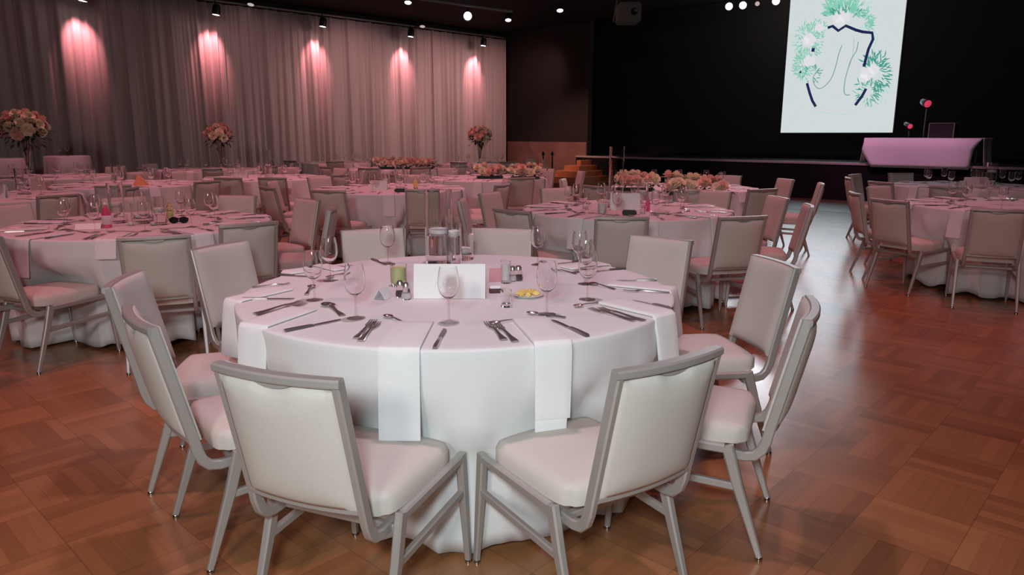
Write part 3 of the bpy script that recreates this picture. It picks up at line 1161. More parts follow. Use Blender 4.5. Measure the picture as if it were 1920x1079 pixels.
for p0, p1, w in (((664, 640), (704, 600), 'left fork of the crossing pair by the napkin behind the front left chair'), ((671, 646), (712, 603), 'right fork of the crossing pair by the napkin behind the front left chair'),
                  ((952, 646), (908, 601), 'left one of two forks beside ' + W_['B']), ((973, 648), (925, 605), 'right one of two forks beside ' + W_['B']),
                  ((1192, 604), (1104, 580), 'nearer one of two forks in front of ' + W_['C']), ((1211, 604), (1122, 579), 'farther one of two forks in front of ' + W_['C']),
                  ((1255, 550), (1168, 547), 'fork in front of ' + W_['D']), ((1072, 513), (1046, 508), 'fork in front of ' + W_['E']),
                  ((475, 591), (566, 567), 'upper one of two forks left of ' + W_['F']), ((482, 595), (574, 571), 'lower one of two forks left of ' + W_['F']),
                  ((475, 540), (541, 534), 'fork behind ' + W_['G']), ((616, 501), (650, 503), 'fork at ' + W_['H'])):
    lay(FORK, p0, p1, .2, 'steel ' + w, 'fork', G_F)
for p0, p1, w in (((815, 655), (836, 618), W_['A']), ((1102, 632), (1036, 601), W_['B']), ((1247, 577), (1200, 567), W_['C']), ((1225, 527), (1160, 527), W_['D']),
                  ((1086, 491), (1058, 494), W_['E']), ((533, 623), (640, 601), W_['F']), ((452, 562), (552, 562), W_['G']), ((529, 517), (576, 520), W_['H'])):
    lay(KNIFE, p0, p1, .236, 'steel table knife lying beside ' + w, 'knife', G_K)
lay(KNIFE, (1160, 506), (1124, 509), .236, 'steel table knife pointing at the paired glasses on the right', 'knife', G_K)
lay(KNIFE, (697, 487), (724, 498), .236, 'steel table knife at the back rim left of the lime candle', 'knife', G_K)
for p0, p1, w in (((644, 594), (608, 571), 'nearer of two spoons right of ' + W_['F']), ((637, 590), (618, 573), 'farther of two spoons right of ' + W_['F']),
                  ((574, 554), (586, 538), 'spoon standing out dark near the left glass'), ((1124, 569), (1083, 577), 'spoon left of ' + W_['C']),
                  ((1141, 541), (1119, 536), 'spoon left of ' + W_['D']), ((755, 606), (732, 598), 'dessert spoon above ' + W_['A']),
                  ((1038, 595), (1010, 592), 'dessert spoon above ' + W_['B']), ((646, 514), (618, 522), 'spoon before the back left napkin'), ((964, 602), (938, 607), 'small spoon above the forks at the front right')):
    lay(SPOON, p0, p1, .19, 'steel ' + w, 'spoon', G_S)
for (px, py), w in (((842, 604), 'wine glass at the front, standing before the white card'), ((668, 597), 'wine glass left of centre beside the crossing forks'),
                    ((590, 563), 'wine glass at the left, nearer of the overlapping pair'), ((620, 527), 'wine glass at the left, farther of the overlapping pair'),
                    ((728, 495), 'wine glass at the back rim left of the glass cylinders'), ((1025, 590), 'wine glass right of the butter plate'),
                    ((1101, 562), 'wine glass at the right, nearest of its cluster'), ((1097, 533), 'wine glass at the right, middle of its cluster'),
                    ((1008, 497), 'wine glass at the back rim right of the card'), ((1086, 510), 'wine glass at the right, farthest of its cluster')):
    o = GLASS.get(); o.location = at(px, py, TOPZ + .001)
    tag(o, w, 'wine glass', G_G)


def card(p, rz, w, h, lab, num=None, name='table_card', grp='white tent cards', depth=.07):
    t = empty(name, p, rz)
    b = new()
    for s in (-1, 1):
        pts = [Vector((x, s*depth/2, 0)) for x in (-w/2, w/2)] + [Vector((x, s*.0015, h)) for x in (w/2, -w/2)]
        n = Vector((0, s*h, depth/2)).normalized()*.0018
        loft(b, [pts, [q + n for q in pts]])
    build('card', b, M_['paper'], t, smooth=False)
    if num:
        b = new()
        def toface(x, z):
            y = -(depth/2)*(1 - z/h) - .0026
            return Vector((x, y, z))
        for pts in num:
            pts = catmull(pts, 6)
            for (x0, z0), (x1, z1) in zip(pts, pts[1:]):
                dx, dz = x1-x0, z1-z0
                l = math.hypot(dx, dz) or 1
                nx, nz = -dz/l*.0018, dx/l*.0018
                b.faces.new([b.verts.new(toface(*q)) for q in ((x0+nx, z0+nz), (x1+nx, z1+nz), (x1-nx, z1-nz), (x0-nx, z0-nz))])
        build('lettering', b, M_['ink'], t, smooth=False)
    tag(t, lab, 'card', grp)
    return t


pc = (at(772, 562, TOPZ) + at(913, 560, TOPZ)) / 2
card(pc + Vector((0, .035, .001)), 0, .292, .137, 'big white tent card standing at the middle of the foreground table', num=[[(.055, .045), (.06, .075), (.072, .085), (.075, .06), (.066, .05)], [(-.06, .045), (-.045, .08), (-.03, .06), (-.035, .045)], [(.09, .05), (.1, .07), (.105, .05)]])
# little folded place card
card(at(717, 561, TOPZ + .001) + Vector((0, .02, 0)), 1.3, .075, .040, 'small folded white place card left of the lime candle', depth=.05, name='place_card', grp='place cards')
# trio of floating candle cylinders
for (px, py), r, h, wl, w in (((824, 497), .070, .385, .155, 'tallest of three glass candle cylinders behind the white card'), ((845, 488), .040, .215, .150, 'middle-height glass candle cylinder behind the white card'), ((868, 486), .056, .135, .03, 'lowest wide glass candle cylinder behind the white card')):
    o = cyl_vase(r, h, wl)
    o.location = at(px, py, TOPZ + .001)
    if r == .04:
        o.location = at(842, 503, TOPZ + .001) + Vector((.02, .06, 0)); 
    tag(o, w, 'vase', 'glass candle cylinders on the foreground table')
# lime votive left of the card
p = at(748, 536, TOPZ + .001)
t = empty('candle_jar', p)
b = new(); lathe(b, [(.001, 0), (.030, 0), (.036, .02), (.037, .095), (.035, .095), (.034, .02), (.001, .008)], 24); build('jar', b, M_['glass'], t)
b = new(); lathe(b, [(0, .010), (.0325, .014), (.0335, .082), (.01, .080), (0, .082)], 24); build('candle', b, M_['green'], t)
tag(t, 'lime green candle in a clear glass jar left of the white card', 'candle')


def shaker(p, lab, dark):
    t = empty('salt_shaker' if not dark else 'pepper_shaker', p)
    b = new(); lathe(b, [(0, 0), (.018, 0), (.021, .012), (.014, .045), (.014, .048), (0, .048)], 14); build('bottle', b, M_['glass'], t)
    b = new(); lathe(b, [(0, .003), (.016, .003), (.017, .012), (.0145, .026), (0, .026)], 14); build('contents', b, M_['labelwhite'] if not dark else M_['choc'], t)
    b = new(); lathe(b, [(.0145, .047), (.015, .06), (.010, .068), (0, .07)], 14); build('cap', b, M_['steel'], t)
    tag(t, lab, 'shaker', 'salt and pepper shakers on the foreground table')


shaker(at(751, 557, TOPZ + .001), 'dark pepper shaker in front of the lime candle', True)
shaker(at(762, 561, TOPZ + .001), 'pale salt shaker in front of the lime candle, by the card', False)
shaker(at(961, 527, TOPZ + .001), 'pale salt shaker right of the white candle glass', False)
shaker(at(972, 526, TOPZ + .001), 'dark pepper shaker right of the white candle glass', True)
# white candle glass, right of the card
p = at(948, 531, TOPZ + .001); t = empty('candle_jar', p)
b = new(); lathe(b, [(.001, 0), (.020, 0), (.020, .008), (.024, .10), (.022, .10), (.018, .012), (.001, .012)], 20); build('jar', b, M_['glass'], t)
b = new(); lathe(b, [(0, .014), (.0178, .014), (.0205, .088), (.004, .086), (0, .088)], 20); build('candle', b, M_['candle'], t)
tag(t, 'white candle in a narrow glass right of the white card', 'candle')
# shot glass
p = at(949, 575, TOPZ + .001); t = empty('shot_glass', p)
b = new(); lathe(b, [(0, 0), (.021, 0), (.0225, .066), (.0205, .066), (.0185, .012), (0, .010)], 22); build('tumbler', b, M_['glass'], t)
tag(t, 'small empty shot glass left of the butter plate', 'glass')
# butter plate
p = at(990, 556, TOPZ + .001); t = empty('butter_plate', p)
b = new(); lathe(b, [(0, .003), (.035, .003), (.04, .004), (.062, .011), (.064, .010), (.042, .0), (0, 0)], 28); build('plate', b, M_['china'], t)
tag(t, 'small white side plate holding yellow butter pats on the foreground table', 'plate')
PLATE_P = p
rnd = random.Random(3)
for k in range(8):
    a = k*2*PI/8 + rnd.uniform(-.2, .2); rr = .034 if k < 7 else .0
    b = new(); box(b, (0, 0, .009), (.026, .020, .018)); bmesh.ops.bevel(b, geom=b.edges[:], offset=.005, segments=2, affect='EDGES')
    o = build('butter_pat', b, M_['butter'], loc=p + Vector((rr*cos(a), rr*sin(a), .0055 + (.001 if k < 7 else .002))))
    o.rotation_euler = (rnd.uniform(-.15, .15), rnd.uniform(-.15, .15), a)
    tag(o, 'yellow butter pat on the small white plate, one of a ring', 'butter', 'butter pats')
# pink card box and brown bar behind the card
p = at(928, 531, TOPZ + .001)
b = new(); box(b, (0, 0, .03), (.05, .012, .06)); o = build('pink_menu', b, M_['pinkcard'], loc=p + Vector((.0, .03, 0))); o.rotation_euler = (0, 0, .2)
tag(o, 'pink card standing at the right end of the white card', 'card')
p = at(928, 549, TOPZ + .001); t = empty('favour_box', p, .1)
b = new(); box(b, (0, 0, .010), (.05, .03, .020)); bmesh.ops.bevel(b, geom=b.edges[:], offset=.003, segments=2, affect='EDGES'); build('box_body', b, M_['choc'], t)
b = new(); box(b, (0, -.0005, .026), (.044, .026, .012)); build('lid', b, M_['labelwhite'], t)
tag(t, 'small dark brown favour box with a pale top beside the white card', 'box')

# ------------------------------------------------- settings on the other tables
def settings(key, angs, full=True, dr=0., hang=.24, glasses=1):
    T = TABLES[key]; c, Rr, ph = T['c'], T['R'], T['phrase']
    for i, dg in enumerate(angs):
        a = R(dg)
        d = Vector((cos(a), sin(a), 0)); s = Vector((-sin(a), cos(a), 0))
        h = clock_pos(a)
        jx = random.uniform(-.02, .02)
        napkin(c, Rr, d*.60 + s*jx, a + random.uniform(-.05, .05), .062, hang if i % 2 == 0 else .02 + hang*.4, 'white folded napkin at %s o\'clock of %s' % (h, ph), 'napkins on ' + ph)
        def put(P, rad, side, rz, lab, cat, grp):
            o = P.get()
            q = c + d*rad + s*side
            o.location = (q.x, q.y, TOPZ + .001)
            o.rotation_euler = (0, 0, a + PI + rz)
            tag(o, lab, cat, grp)
        put(KNIFE, .74, .11, random.uniform(-.15, .15), 'steel knife at %s o\'clock of %s' % (h, ph), 'knife', 'knives on ' + ph)
        put(FORK, .74, -.105, random.uniform(-.15, .15), 'steel fork at %s o\'clock of %s' % (h, ph), 'fork', 'forks on ' + ph)
        if full:
            put(FORK, .745, -.14, random.uniform(-.1, .1), 'steel fork at %s o\'clock of %s, the outer one' % (h, ph), 'fork', 'forks on ' + ph)
            put(SPOON, .54, .0, PI/2 + random.uniform(-.2, .2), 'steel spoon above the napkin at %s o\'clock of %s' % (h, ph), 'spoon', 'spoons on ' + ph)
        put(GLASS, .50, .13, 0, 'wine glass at %s o\'clock of %s' % (h, ph), 'wine glass', 'wine glasses on ' + ph)
        if glasses > 1:
            put(GLASS, .53, .20, 0, 'second wine glass at %s o\'clock of %s' % (h, ph), 'wine glass', 'wine glasses on ' + ph)


ten = lambda a0: [a0 + 36*k for k in range(10)]
nine = lambda a0: [a0 + 40*k for k in range(9)]
settings('left', ten(-112), True, glasses=1)
settings('phone', ten(-122), True, glasses=1)
settings('edge_left', nine(-100), False)
settings('peach', nine(-85), False)
settings('centre', ten(-82), False)
settings('far_left', nine(-95), False)
settings('stage_flower', nine(-95), False)
settings('steps_flower', nine(-95), False)
settings('right', ten(-150), True)
settings('right_far', nine(-120), False)
settings('bouquet_mid', nine(-90), False)
settings('bouquet_right', nine(-90), False)
settings('curtain_flower', nine(-90), False)
settings('far_back', nine(-90), False)
settings('bouquet_left', nine(-60), False)


def tpos(key, dx, dy):
    c = TABLES[key]['c']
    return Vector((c.x + dx, c.y + dy, TOPZ + .001))


def vase_at(p, r, h, wl, lab, grp='glass candle cylinders on the other tables'):
    o = cyl_vase(r, h, wl)
    o.location = p
    tag(o, lab, 'vase', grp)
    return o


def numcard(key, dx, dy, w=.20, h=.13, rz=0., extra=''):
    return card(tpos(key, dx, dy), rz, w, h, 'white tent card on ' + TABLES[key]['phrase'] + extra, num=[[(-.05, .05), (-.03, .09), (-.02, .06), (-.01, .05)], [(.01, .05), (.03, .09), (.04, .06), (.055, .08)]])


# second-row left table
L0 = lambda px, py: at(px, py, TOPZ + .001)
vase_at(L0(222, 418), .055, .30, .12, 'tallest glass candle cylinder on the second-row left table, left of its bowl')
vase_at(L0(268, 418), .075, .15, .035, 'wide low glass candle bowl on the second-row left table')
vase_at(L0(300, 421), .05, .20, .09, 'middle glass candle cylinder on the second-row left table')
def wine_bottle(p, lab, lab_m, gl, s=1.):
    t = empty('bottle', p)
    b = new(); lathe(b, [(.001, 0), (.034*s, 0), (.036*s, .01), (.036*s, .12*s), (.03*s, .145*s), (.014*s, .17*s), (.013*s, .21*s), (.0, .21*s)], 20); build('bottle_body', b, gl, t)
    b = new(); lathe(b, [(.0366*s, .03*s), (.0366*s, .105*s)], 20); 
    o = build('paper_label', b, lab_m, t); md = o.modifiers.new('t', 'SOLIDIFY'); md.thickness = .0006
    b = new(); lathe(b, [(.0145*s, .195*s), (.0145*s, .214*s), (0, .215*s)], 14); build('cap', b, lab_m, t)
    tag(t, lab, 'bottle')
wine_bottle(L0(221, 424) + Vector((-.02, -.10, 0)), 'bottle with a white label and magenta body on the second-row left table', M_['labelwhite'], M_['labelpink'], .85)
wine_bottle(L0(320, 414), 'small bottle with lime label on the second-row left table', M_['green'], M_['bottle'], .72)
wine_bottle(L0(207, 418), 'dim lime bottle left of the magenta-label bottle', M_['green'], M_['bottle'], .6)
card(L0(218, 427) + Vector((-.16, -.06, 0)), .35, .16, .035, 'low white folded card lying on the second-row left table', depth=.1)
for px, py, n in ((246, 423, 'left'), (288, 423, 'right')):
    o = mk_votive(); o.location = L0(px, py); tag(o, 'clear votive holder in front of the candle bowl, %s one, second-row left table' % n, 'candle holder', 'votive holders')
# sunglasses
t = empty('sunglasses', L0(336, 419), .3)
for s in (-1, 1):
    b = new(); lathe(b, [(0, 0), (.028, .002), (.030, .006), (.0, .009)], 18); bmesh.ops.transform(b, matrix=Matrix.Translation((s*.034, 0, .024)) @ Matrix.Rotation(PI/2 - .2, 4, 'X') @ Matrix.Diagonal((1.1, .85, 1, 1)), verts=b.verts); build('lens', b, M_['mattblack'], t)
    b = new(); sweep(b, [(s*.066, .0, .032), (s*.05, .03, .012), (s*-.04, .05 + .01*s, .006)], .004, .006, (1, 0, 0)); build('temple', b, M_['mattblack'], t)
b = new(); sweep(b, [(-.066, 0, .034), (-.03, -.004, .045), (0, 0, .036), (.03, -.004, .045), (.066, 0, .034)], .006, .007, (0, 1, 0)); build('frame', b, M_['mattblack'], t)
tag(t, 'dark sunglasses lying on the second-row left table', 'sunglasses')
# table with the black phone
numcard('phone', -.02, -.06, .26, .145)
t = empty('candle_jar', L0(1129, 402))
b = new(); lathe(b, [(.001, 0), (.036, 0), (.04, .11), (.038, .11), (.034, .008), (.001, .008)], 20); build('jar', b, M_['glass'], t)
b = new(); lathe(b, [(0, .009), (.033, .009), (.036, .09), (0, .09)], 20); build('candle', b, M_['candle'], t)
tag(t, 'white candle in a glass left of the card on the right-middle table', 'candle')
b = new(); box(b, (0, 0, .022), (.115, .05, .044)); bmesh.ops.bevel(b, geom=b.edges[:], offset=.008, segments=2, affect='EDGES')
o = build('phone', b, M_['darkplastic'], loc=L0(1180, 404)); o.rotation_euler.z = -.3
tag(o, 'black phone case lying before the white card on the right-middle table', 'phone')
wine_bottle(L0(1214, 396), 'small pink bottle right of the card on the right-middle table', M_['labelpink'], M_['labelpink'], .55)
vase_at(L0(1154, 388), .068, .545, .0, 'tallest empty glass cylinder, rising in front of the dark stage, right-middle table')
vase_at(tpos('phone', .17, .14), .05, .26, .12, 'glass candle cylinder behind the card on the right-middle table')
vase_at(tpos('phone', -.12, .24), .05, .2, .10, 'shorter glass candle cylinder left of the tall one, right-middle table')
t = empty('side_plate', L0(1238, 400))
b = new(); lathe(b, [(0, .003), (.05, .003), (.085, .014), (.087, .013), (.055, 0), (0, 0)], 26); build('plate', b, M_['china'], t)
tag(t, 'round white plate right of the card on the right-middle table', 'plate')
for px, py, n in ((1205, 402, 'right'), (1098, 393, 'left')):
    o = mk_votive(); o.location = L0(px, py); tag(o, 'clear votive holder %s of the card on the right-middle table' % n, 'candle holder', 'votive holders')
# others
numcard('edge_left', .22, -.15, .27, .14)
vase_at(tpos('edge_left', .2, .35), .07, .28, .10, 'glass candle cylinder behind the card at the left picture edge')
wine_bottle(tpos('edge_left', .0, -.1), 'lime bottle left of the card at the left picture edge', M_['green'], M_['bottle'], .8)
vase_at(tpos('centre', .1, .15), .06, .26, .12, 'taller glass candle cylinder on the centre table')
vase_at(tpos('centre', -.05, .0), .05, .18, .08, 'shorter glass candle cylinder on the centre table')
wine_bottle(tpos('centre', .32, -.05), 'yellow-labelled bottle on the centre table', M_['butter'], M_['bottle'], .75)
b = new(); box(b, (0, 0, .02), (.16, .07, .04)); bmesh.ops.bevel(b, geom=b.edges[:], offset=.012, segments=2, affect='EDGES')
o = build('clutch_bag', b, M_['darkplastic'], loc=tpos('centre', .22, -.55)); tag(o, 'flat black clutch lying on the front of the centre table', 'bag')
numcard('centre', -.1, -.2, .2, .11)
vase_at(tpos('far_left', .0, .1), .06, .42, .16, 'tall glass candle cylinder on the far table left of centre')
numcard('far_left', -.35, -.1, .2, .12)
vase_at(tpos('right', .35, .2), .06, .26, .12, 'glass candle cylinder on the round table at the right edge')
numcard('right', .42, -.1, .2, .13)
b = new(); lathe(b, [(0, 0), (.035, 0), (.04, .1), (0, .1)], 18)
o = build('tumbler', b, M_['labelpink'], loc=tpos('right', .2, -.2)); tag(o, 'deep pink tumbler on the round table at the right edge', 'tumbler')
vase_at(at(1856, 349, TOPZ + .001), .065, .30, .17, 'taller glass candle cylinder on the rear table at the right edge')
vase_at(at(1833, 349, TOPZ + .001), .05, .21, .08, 'shorter glass candle cylinder on the rear table at the right edge')
numcard('right_far', -.05, -.2, .3, .12)
# peach napkin standing folded
t = tpos('peach', .3, -.25)
b = new()
loft(b, [[Vector((-.09, -.05, 0)), Vector((.09, -.05, 0)), Vector((.09, .05, 0)), Vector((-.09, .05, 0))], [Vector((-.05, -.02, .08)), Vector((.05, -.02, .06)), Vector((.05, .02, .06)), Vector((-.05, .02, .08))], [Vector((-.03, -.003, .15)), Vector((-.01, -.003, .14)), Vector((-.01, .003, .14)), Vector((-.03, .003, .15))]])
o = build('peach_napkin', b, M_['peach'], loc=t); tag(o, 'bright peach napkin folded to a standing peak on its white table', 'napkin')
vase_at(tpos('peach', -.2, .1), .06, .26, .1, 'glass candle cylinder on the table with the peach napkin')


# ---------------------------------------------------------------- flowers
def mk_bloom(name, m):
    b = new()
    rnd = random.Random(hash(name) % 97 if False else 4)
    for ring, (n, r, tilt, sz) in enumerate(((4, .010, .25, .030), (5, .020, .6, .036), (6, .032, 1.0, .042), (7, .043, 1.35, .044))):
        for k in range(n):
            a = 2*PI*k/n + ring*.5 + rnd.uniform(-.15, .15)
            rows = []
            for j in range(4):
                t = j/3
                w = sz*(.35 + .65*sin(PI*min(1, t*.8 + .15)))*.62
                rad = r*.35 + sin(tilt)*sz*t*.9 + .004*t*t
                zz = .012 + cos(tilt)*sz*t + .010*(3-ring)
                row = []
                for i in range(4):
                    f = -1 + 2*i/3
                    aa = f*w
                    cup = -.25*w*(f*f)
                    x = rad + cup*(1 if tilt > .5 else .4)
                    row.append(b.verts.new((x*cos(a) - aa*sin(a), x*sin(a) + aa*cos(a), zz + .25*w*f*f*(tilt/1.4))))
                rows.append(row)
            for j in range(3):
                for i in range(3):
                    b.faces.new((rows[j][i], rows[j][i+1], rows[j+1][i+1], rows[j+1][i]))
    lathe(b, [(0, .055), (.012, .05), (.018, .03), (.012, .005), (0, 0)], 10)
    me = bpy.data.meshes.new(name)
    b.to_mesh(me); b.free()
    me.materials.append(m)
    me.shade_smooth()
    return me


BL = [mk_bloom('bloom', M_['blush']), mk_bloom('bloom_cream', M_['cream'])]


def foliage(parent, centres, n, seed, ln=.09):
    rnd = random.Random(seed)
    b = new()
    for _ in range(n):
        c, r = rnd.choice(centres)
        d = Vector((rnd.gauss(0, 1), rnd.gauss(0, 1), rnd.gauss(0, .6))).normalized()
        p = c + d*r*rnd.uniform(.5, 1.0)
        t = (d + Vector((rnd.uniform(-.6, .6), rnd.uniform(-.6, .6), rnd.uniform(-.6, .4)))).normalized()
        s = t.cross(Vector((0, 0, 1)) + d*.1)
        if s.length < .1:
            continue
        s.normalize()
        u = s.cross(t)
        L_ = ln*rnd.uniform(.6, 1.1)
        w = L_*.22
        if min(p.z, (p + t*L_).z) < .012:
            continue
        vs_ = [b.verts.new(q) for q in (p, p + t*L_*.45 + s*w + u*.006, p + t*L_, p + t*L_*.45 - s*w + u*.006, p + t*L_*.5 - u*.006)]
        b.faces.new((vs_[0], vs_[1], vs_[4])); b.faces.new((vs_[1], vs_[2], vs_[4])); b.faces.new((vs_[2], vs_[3], vs_[4])); b.faces.new((vs_[3], vs_[0], vs_[4]))
    o = build('foliage', b, M_['leaf'], parent, smooth=False)
    return o


def bloom(parent, p, d, s, k):
    o = bpy.data.objects.new('bloom', BL[k])
    COL.objects.link(o)
    o.parent = parent
    o.location = p
    o.rotation_euler = Vector(d).to_track_quat('Z', 'Y').to_euler()
    o.scale = (s, s, s)


def garland(p, rz, L_, hgt, n, seed, lab):
    rnd = random.Random(seed)
    t = empty('flower_garland', p, rz)
    cs = []
    for i in range(n):
        row = i % 3
        x = -L_/2 + L_*(i + .5)/n + rnd.uniform(-.015, .015)
        a = (-.9, .1, .95)[row] + rnd.uniform(-.25, .25)
        y = -sin(a)*-.10
        z = .075 + cos(a)*hgt*.62 + rnd.uniform(-.02, .03)
        d = Vector((rnd.uniform(-.3, .3), sin(a), cos(a) + .15))
        bloom(t, Vector((x, sin(a)*.10, z - .03)), d, rnd.uniform(.95, 1.4), 0 if rnd.random() < .4 else 1)
    foliage(t, [(Vector((-L_/2 + L_*k/8, 0, .07)), .10) for k in range(9)], int(150*L_/1.0), seed + 1, .10)
    b = new(); box(b, (0, 0, .02), (L_*.96, .09, .04)); bmesh.ops.bevel(b, geom=b.edges[:], offset=.012, segments=2, affect='EDGES'); build('foam_tray', b, M_['leaf'], t)
    tag(t, lab, 'flowers', 'blush rose garlands on the flower tables')


def bouquet(p, base_h, rad, n, seed, lab):
    rnd = random.Random(seed)
    t = empty('tall_bouquet', p)
    b = new(); lathe(b, [(.001, 0), (.075, 0), (.075, .01), (.02, .03), (.016, .07), (.03, base_h*.35), (.055, base_h*.7), (.105, base_h), (.102, base_h), (.05, base_h*.7), (.024, base_h*.35), (.001, .08)], 28); build('vase', b, M_['glass'], t)
    b = new()
    for k in range(9):
        a = k*2.4
        sweep(b, [(.008*cos(a), .008*sin(a), .10), (.05*cos(a), .05*sin(a), base_h), (.11*cos(a), .11*sin(a), base_h + rad*.6)], .006, .006, (cos(a + 1.57), sin(a + 1.57), 0))
    build('stems', b, M_['leaf'], t)
    c = Vector((0, 0, base_h + rad*.62))
    for i in range(n):
        z = 1 - 1.45*(i + .5)/n
        r = math.sqrt(max(0, 1 - z*z)); a = i*2.39996
        d = Vector((r*cos(a), r*sin(a), z))
        bloom(t, c + Vector((d.x*rad*.78, d.y*rad*.78, d.z*rad*.62)), d + Vector((0, 0, .25)), rnd.uniform(1.2, 1.75)*rad/.24, 0 if rnd.random() < .6 else 1)
    foliage(t, [(c + Vector((0, 0, -rad*.3)), rad*.95), (c, rad*.8)], 110, seed + 1, .13*rad/.24)
    tag(t, lab, 'flowers', 'tall blush bouquets in glass vases')


def z0(p):
    return Vector((p.x, p.y, TOPZ + .001))


def ray_at(px, Y):
    """plan point on the vertical plane through image column px (at the horizon row) at forward distance Y"""
    return Vector(((px - 960)/FPX*cos(PITCH)*Y, Y, TOPZ + .001))


garland(at(1191, 345, .84) - Vector((0, 0, .083)), -.05, .46, .17, 19, 21, 'left rose garland on the flower table before the stage')
garland(at(1300, 352, .84) - Vector((0, 0, .083)), -.12, .62, .17, 25, 22, 'right rose garland on the flower table before the stage')
garland(ray_at(918, 11.0), .1, .42, .16, 16, 23, 'left of two rose garlands on the flower table near the wooden steps')
garland(ray_at(985, 10.85), -.1, .46, .17, 17, 24, 'right of two rose garlands on the flower table near the wooden steps')
garland(ray_at(758, 14.0), 0, 1.1, .17, 36, 25, 'long rose garland on the distant flower table near the drapes')
bouquet(z0(ray_at(45, 11.3)), .56, .295, 24, 41, 'biggest tall rose bouquet in a glass vase at the left edge before the drapes')
bouquet(z0(ray_at(410, 13.9)), .50, .225, 20, 42, 'tall rose bouquet in a glass vase left of centre before the drapes')
bouquet(z0(ray_at(899, 16.9)), .46, .25, 20, 43, 'rightmost tall rose bouquet before the end of the drapes')


# ------------------------------------------------------- draped high tables
def high_table(px0, px1, Y, ztop, lab):
    p = Vector((((px0 + px1)/2 - 960)/FPX*cos(PITCH)*Y, Y, 0))
    r = (px1 - px0)/2/FPX*Y
    b = new()
    n = 72
    rings = []
    for s, z, k in ((.001, ztop, 0), (.6, ztop, 0), (.97, ztop, 0), (1.0, ztop - .015, 0), (1.02, ztop - .2, .25), (1.05, ztop - .5, .5), (1.09, .4, .8), (1.13, .015, 1.)):
        rings.append([Vector(((r*s + k*.045*sin(13*th + 2*sin(2*th)))*cos(th), (r*s + k*.045*sin(13*th + 2*sin(2*th)))*sin(th), z)) for th in [2*PI*i/n for i in range(n)]])
    loft(b, rings, cap=False)
    o = build('cocktail_tablecloth', b, M_['cloth'], smooth=70, loc=p)
    md = o.modifiers.new('t', 'SOLIDIFY'); md.thickness = .004; md.offset = -1
    tag(o, lab, 'tablecloth', 'tall draped cocktail tables by the drapes')
    return p


hp = high_table(83, 158, 13.2, 1.03, 'tall pink-lit draped cocktail table by the drapes, right of the biggest bouquet')
hp2 = high_table(-40, 38, 13.0, .99, 'tall pink-lit draped cocktail table cut by the left picture edge')
o = GLASS.get(); o.location = hp + Vector((-.06, -.1, 1.031)); tag(o, 'left wine glass on the tall draped cocktail table', 'wine glass', 'glasses on the cocktail table')
o = GLASS.get(); o.location = hp + Vector((.04, -.05, 1.031)); tag(o, 'right wine glass on the tall draped cocktail table', 'wine glass', 'glasses on the cocktail table')

# ------------------------------------------------------------------ lights
def area(name, loc, target, col, watts, size, spread=180):
    ld = bpy.data.lights.new(name, 'AREA')
    ld.shape = 'DISK'; ld.size = size; ld.color = col; ld.energy = watts; ld.spread = R(spread)
    o = bpy.data.objects.new(name, ld)
    COL.objects.link(o)
    o.location = loc
    d = Vector(target) - Vector(loc)
    o.rotation_euler = d.to_track_quat('-Z', 'Y').to_euler()
    return o


# photographer's flash, just above and left of the lens
spot('camera_flash', (-.12, -.30, 1.80), (-.1, 2.1, .15), (.84, 1, 1.05), 160, 106, .9, .12)
# added fill light behind the camera, standing in for bounced flash
spot('front_fill', (-1.5, -4.0, 3.6), (-1.5, 8, .8), (1, .89, .85), 500, 95, .9, .5)
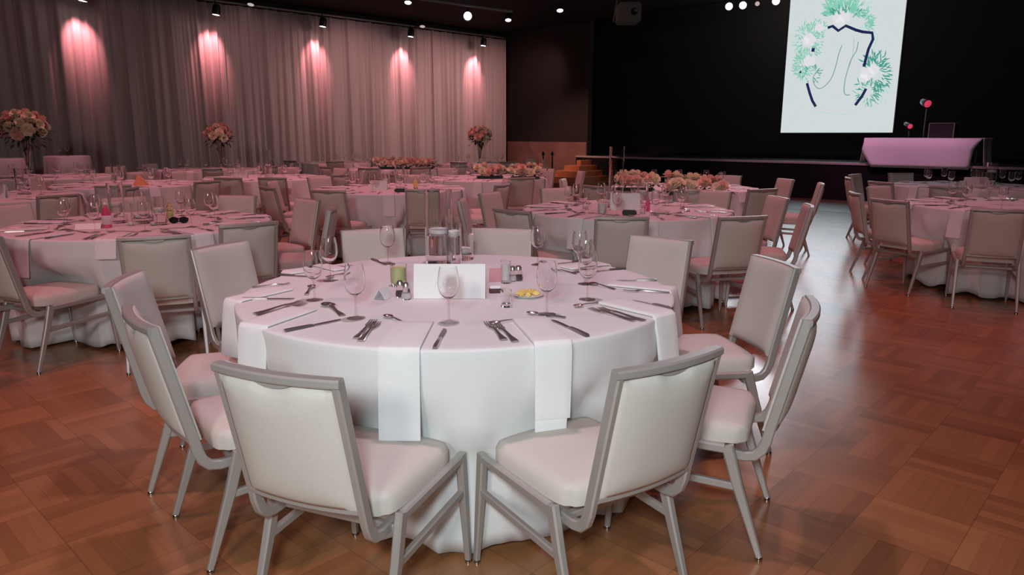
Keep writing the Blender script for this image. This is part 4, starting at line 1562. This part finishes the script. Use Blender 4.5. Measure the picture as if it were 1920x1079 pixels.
# pink downlights over the tables
PK = (1, .31, .37)
spot('table_downlight_lamp', (-.2, 2.9, 4.5), (-.2, 2.9, 0), (1, .72, .84), 190, 80, .9, .12)
for i, (x, y, w) in enumerate(((-2.8, 5.4, 190), (-5.6, 8.2, 180), (-1.9, 9.0, 230), (1.3, 6.8, 190), (4.8, 6.8, 120), (-4.2, 12, 260), (-.3, 11.5, 240), (2.6, 9.6, 200), (-2.2, 15.5, 280), (3.0, 3.4, 170), (-2.9, 2.6, 150), (-7.5, 12, 150))):
    spot('pink_downlight_lamp', (x, y, 4.5), (x, y, 0), PK, w, 100, .9, .12)
# pink wash on the drapes from further out
for u_, w_ in ((8.5, 60), (11.5, 190), (14.5, 230), (16.6, 160)):
    spot('drape_wash_lamp', uv(u_, -14.6, 4.5), uv(u_, -17.8, 1.6), (1, .50, .50), w_, 95, .9, .15)
# added unseen fill inside the stage, lifting the blacks of its walls
pl = bpy.data.lights.new('stage_fill', 'POINT'); pl.energy = 55; pl.color = (1, .95, .92); pl.shadow_soft_size = .3
o = bpy.data.objects.new('stage_fill', pl); COL.objects.link(o); o.location = uv(19.6, -9.5, 5.6)
# lamps over the stage
spot('stage_wash_lamp', uv(14.6, -5.2, 4.4), uv(UF + .1, -4.9, 1.0), (1, .40, .70), 420, 56, .8, .1)
spot('stage_edge_lamp', uv(14.4, -7.6, 4.4), uv(UF, -7.4, .8), (1, .42, .62), 330, 60, .9, .1)
spot('steps_lamp', uv(13.4, -13.4, 4.3), uv(16.6, -14.4, .5), (1, .50, .40), 700, 62, .8, .1)
# the light the screen throws into the hall
ld = bpy.data.lights.new('screen_light', 'AREA'); ld.shape = 'RECTANGLE'; ld.size = SW; ld.size_y = SH; ld.energy = 62; ld.color = (.74, .90, 1)
o = bpy.data.objects.new('screen_light', ld); COL.objects.link(o)
o.location = uv(SU - .06, (v0 + v1)/2, ZS + SH/2); o.rotation_euler = (uv(-1, 0)).to_track_quat('-Z', 'Y').to_euler()
# violet-white stage lamps shining out over the dance floor
for px, py in ((1367, 12), (1393, 10), (1455, 2), (1490, -1)):
    p = at(px, py, 4.42)
    q = Vector((p.x, p.y, 0)); q = q * .45
    spot('stage_spot_lamp', p + (q - p).normalized() * .06, q, (.86, .92, 1), 120, 50, .9, .25)
w = bpy.data.worlds.new('world')
SC.world = w
w.use_nodes = True
w.node_tree.nodes['Background'].inputs[0].default_value = (1, .8, .8, 1)
w.node_tree.nodes['Background'].inputs[1].default_value = .006
bpy.context.view_layer.update()
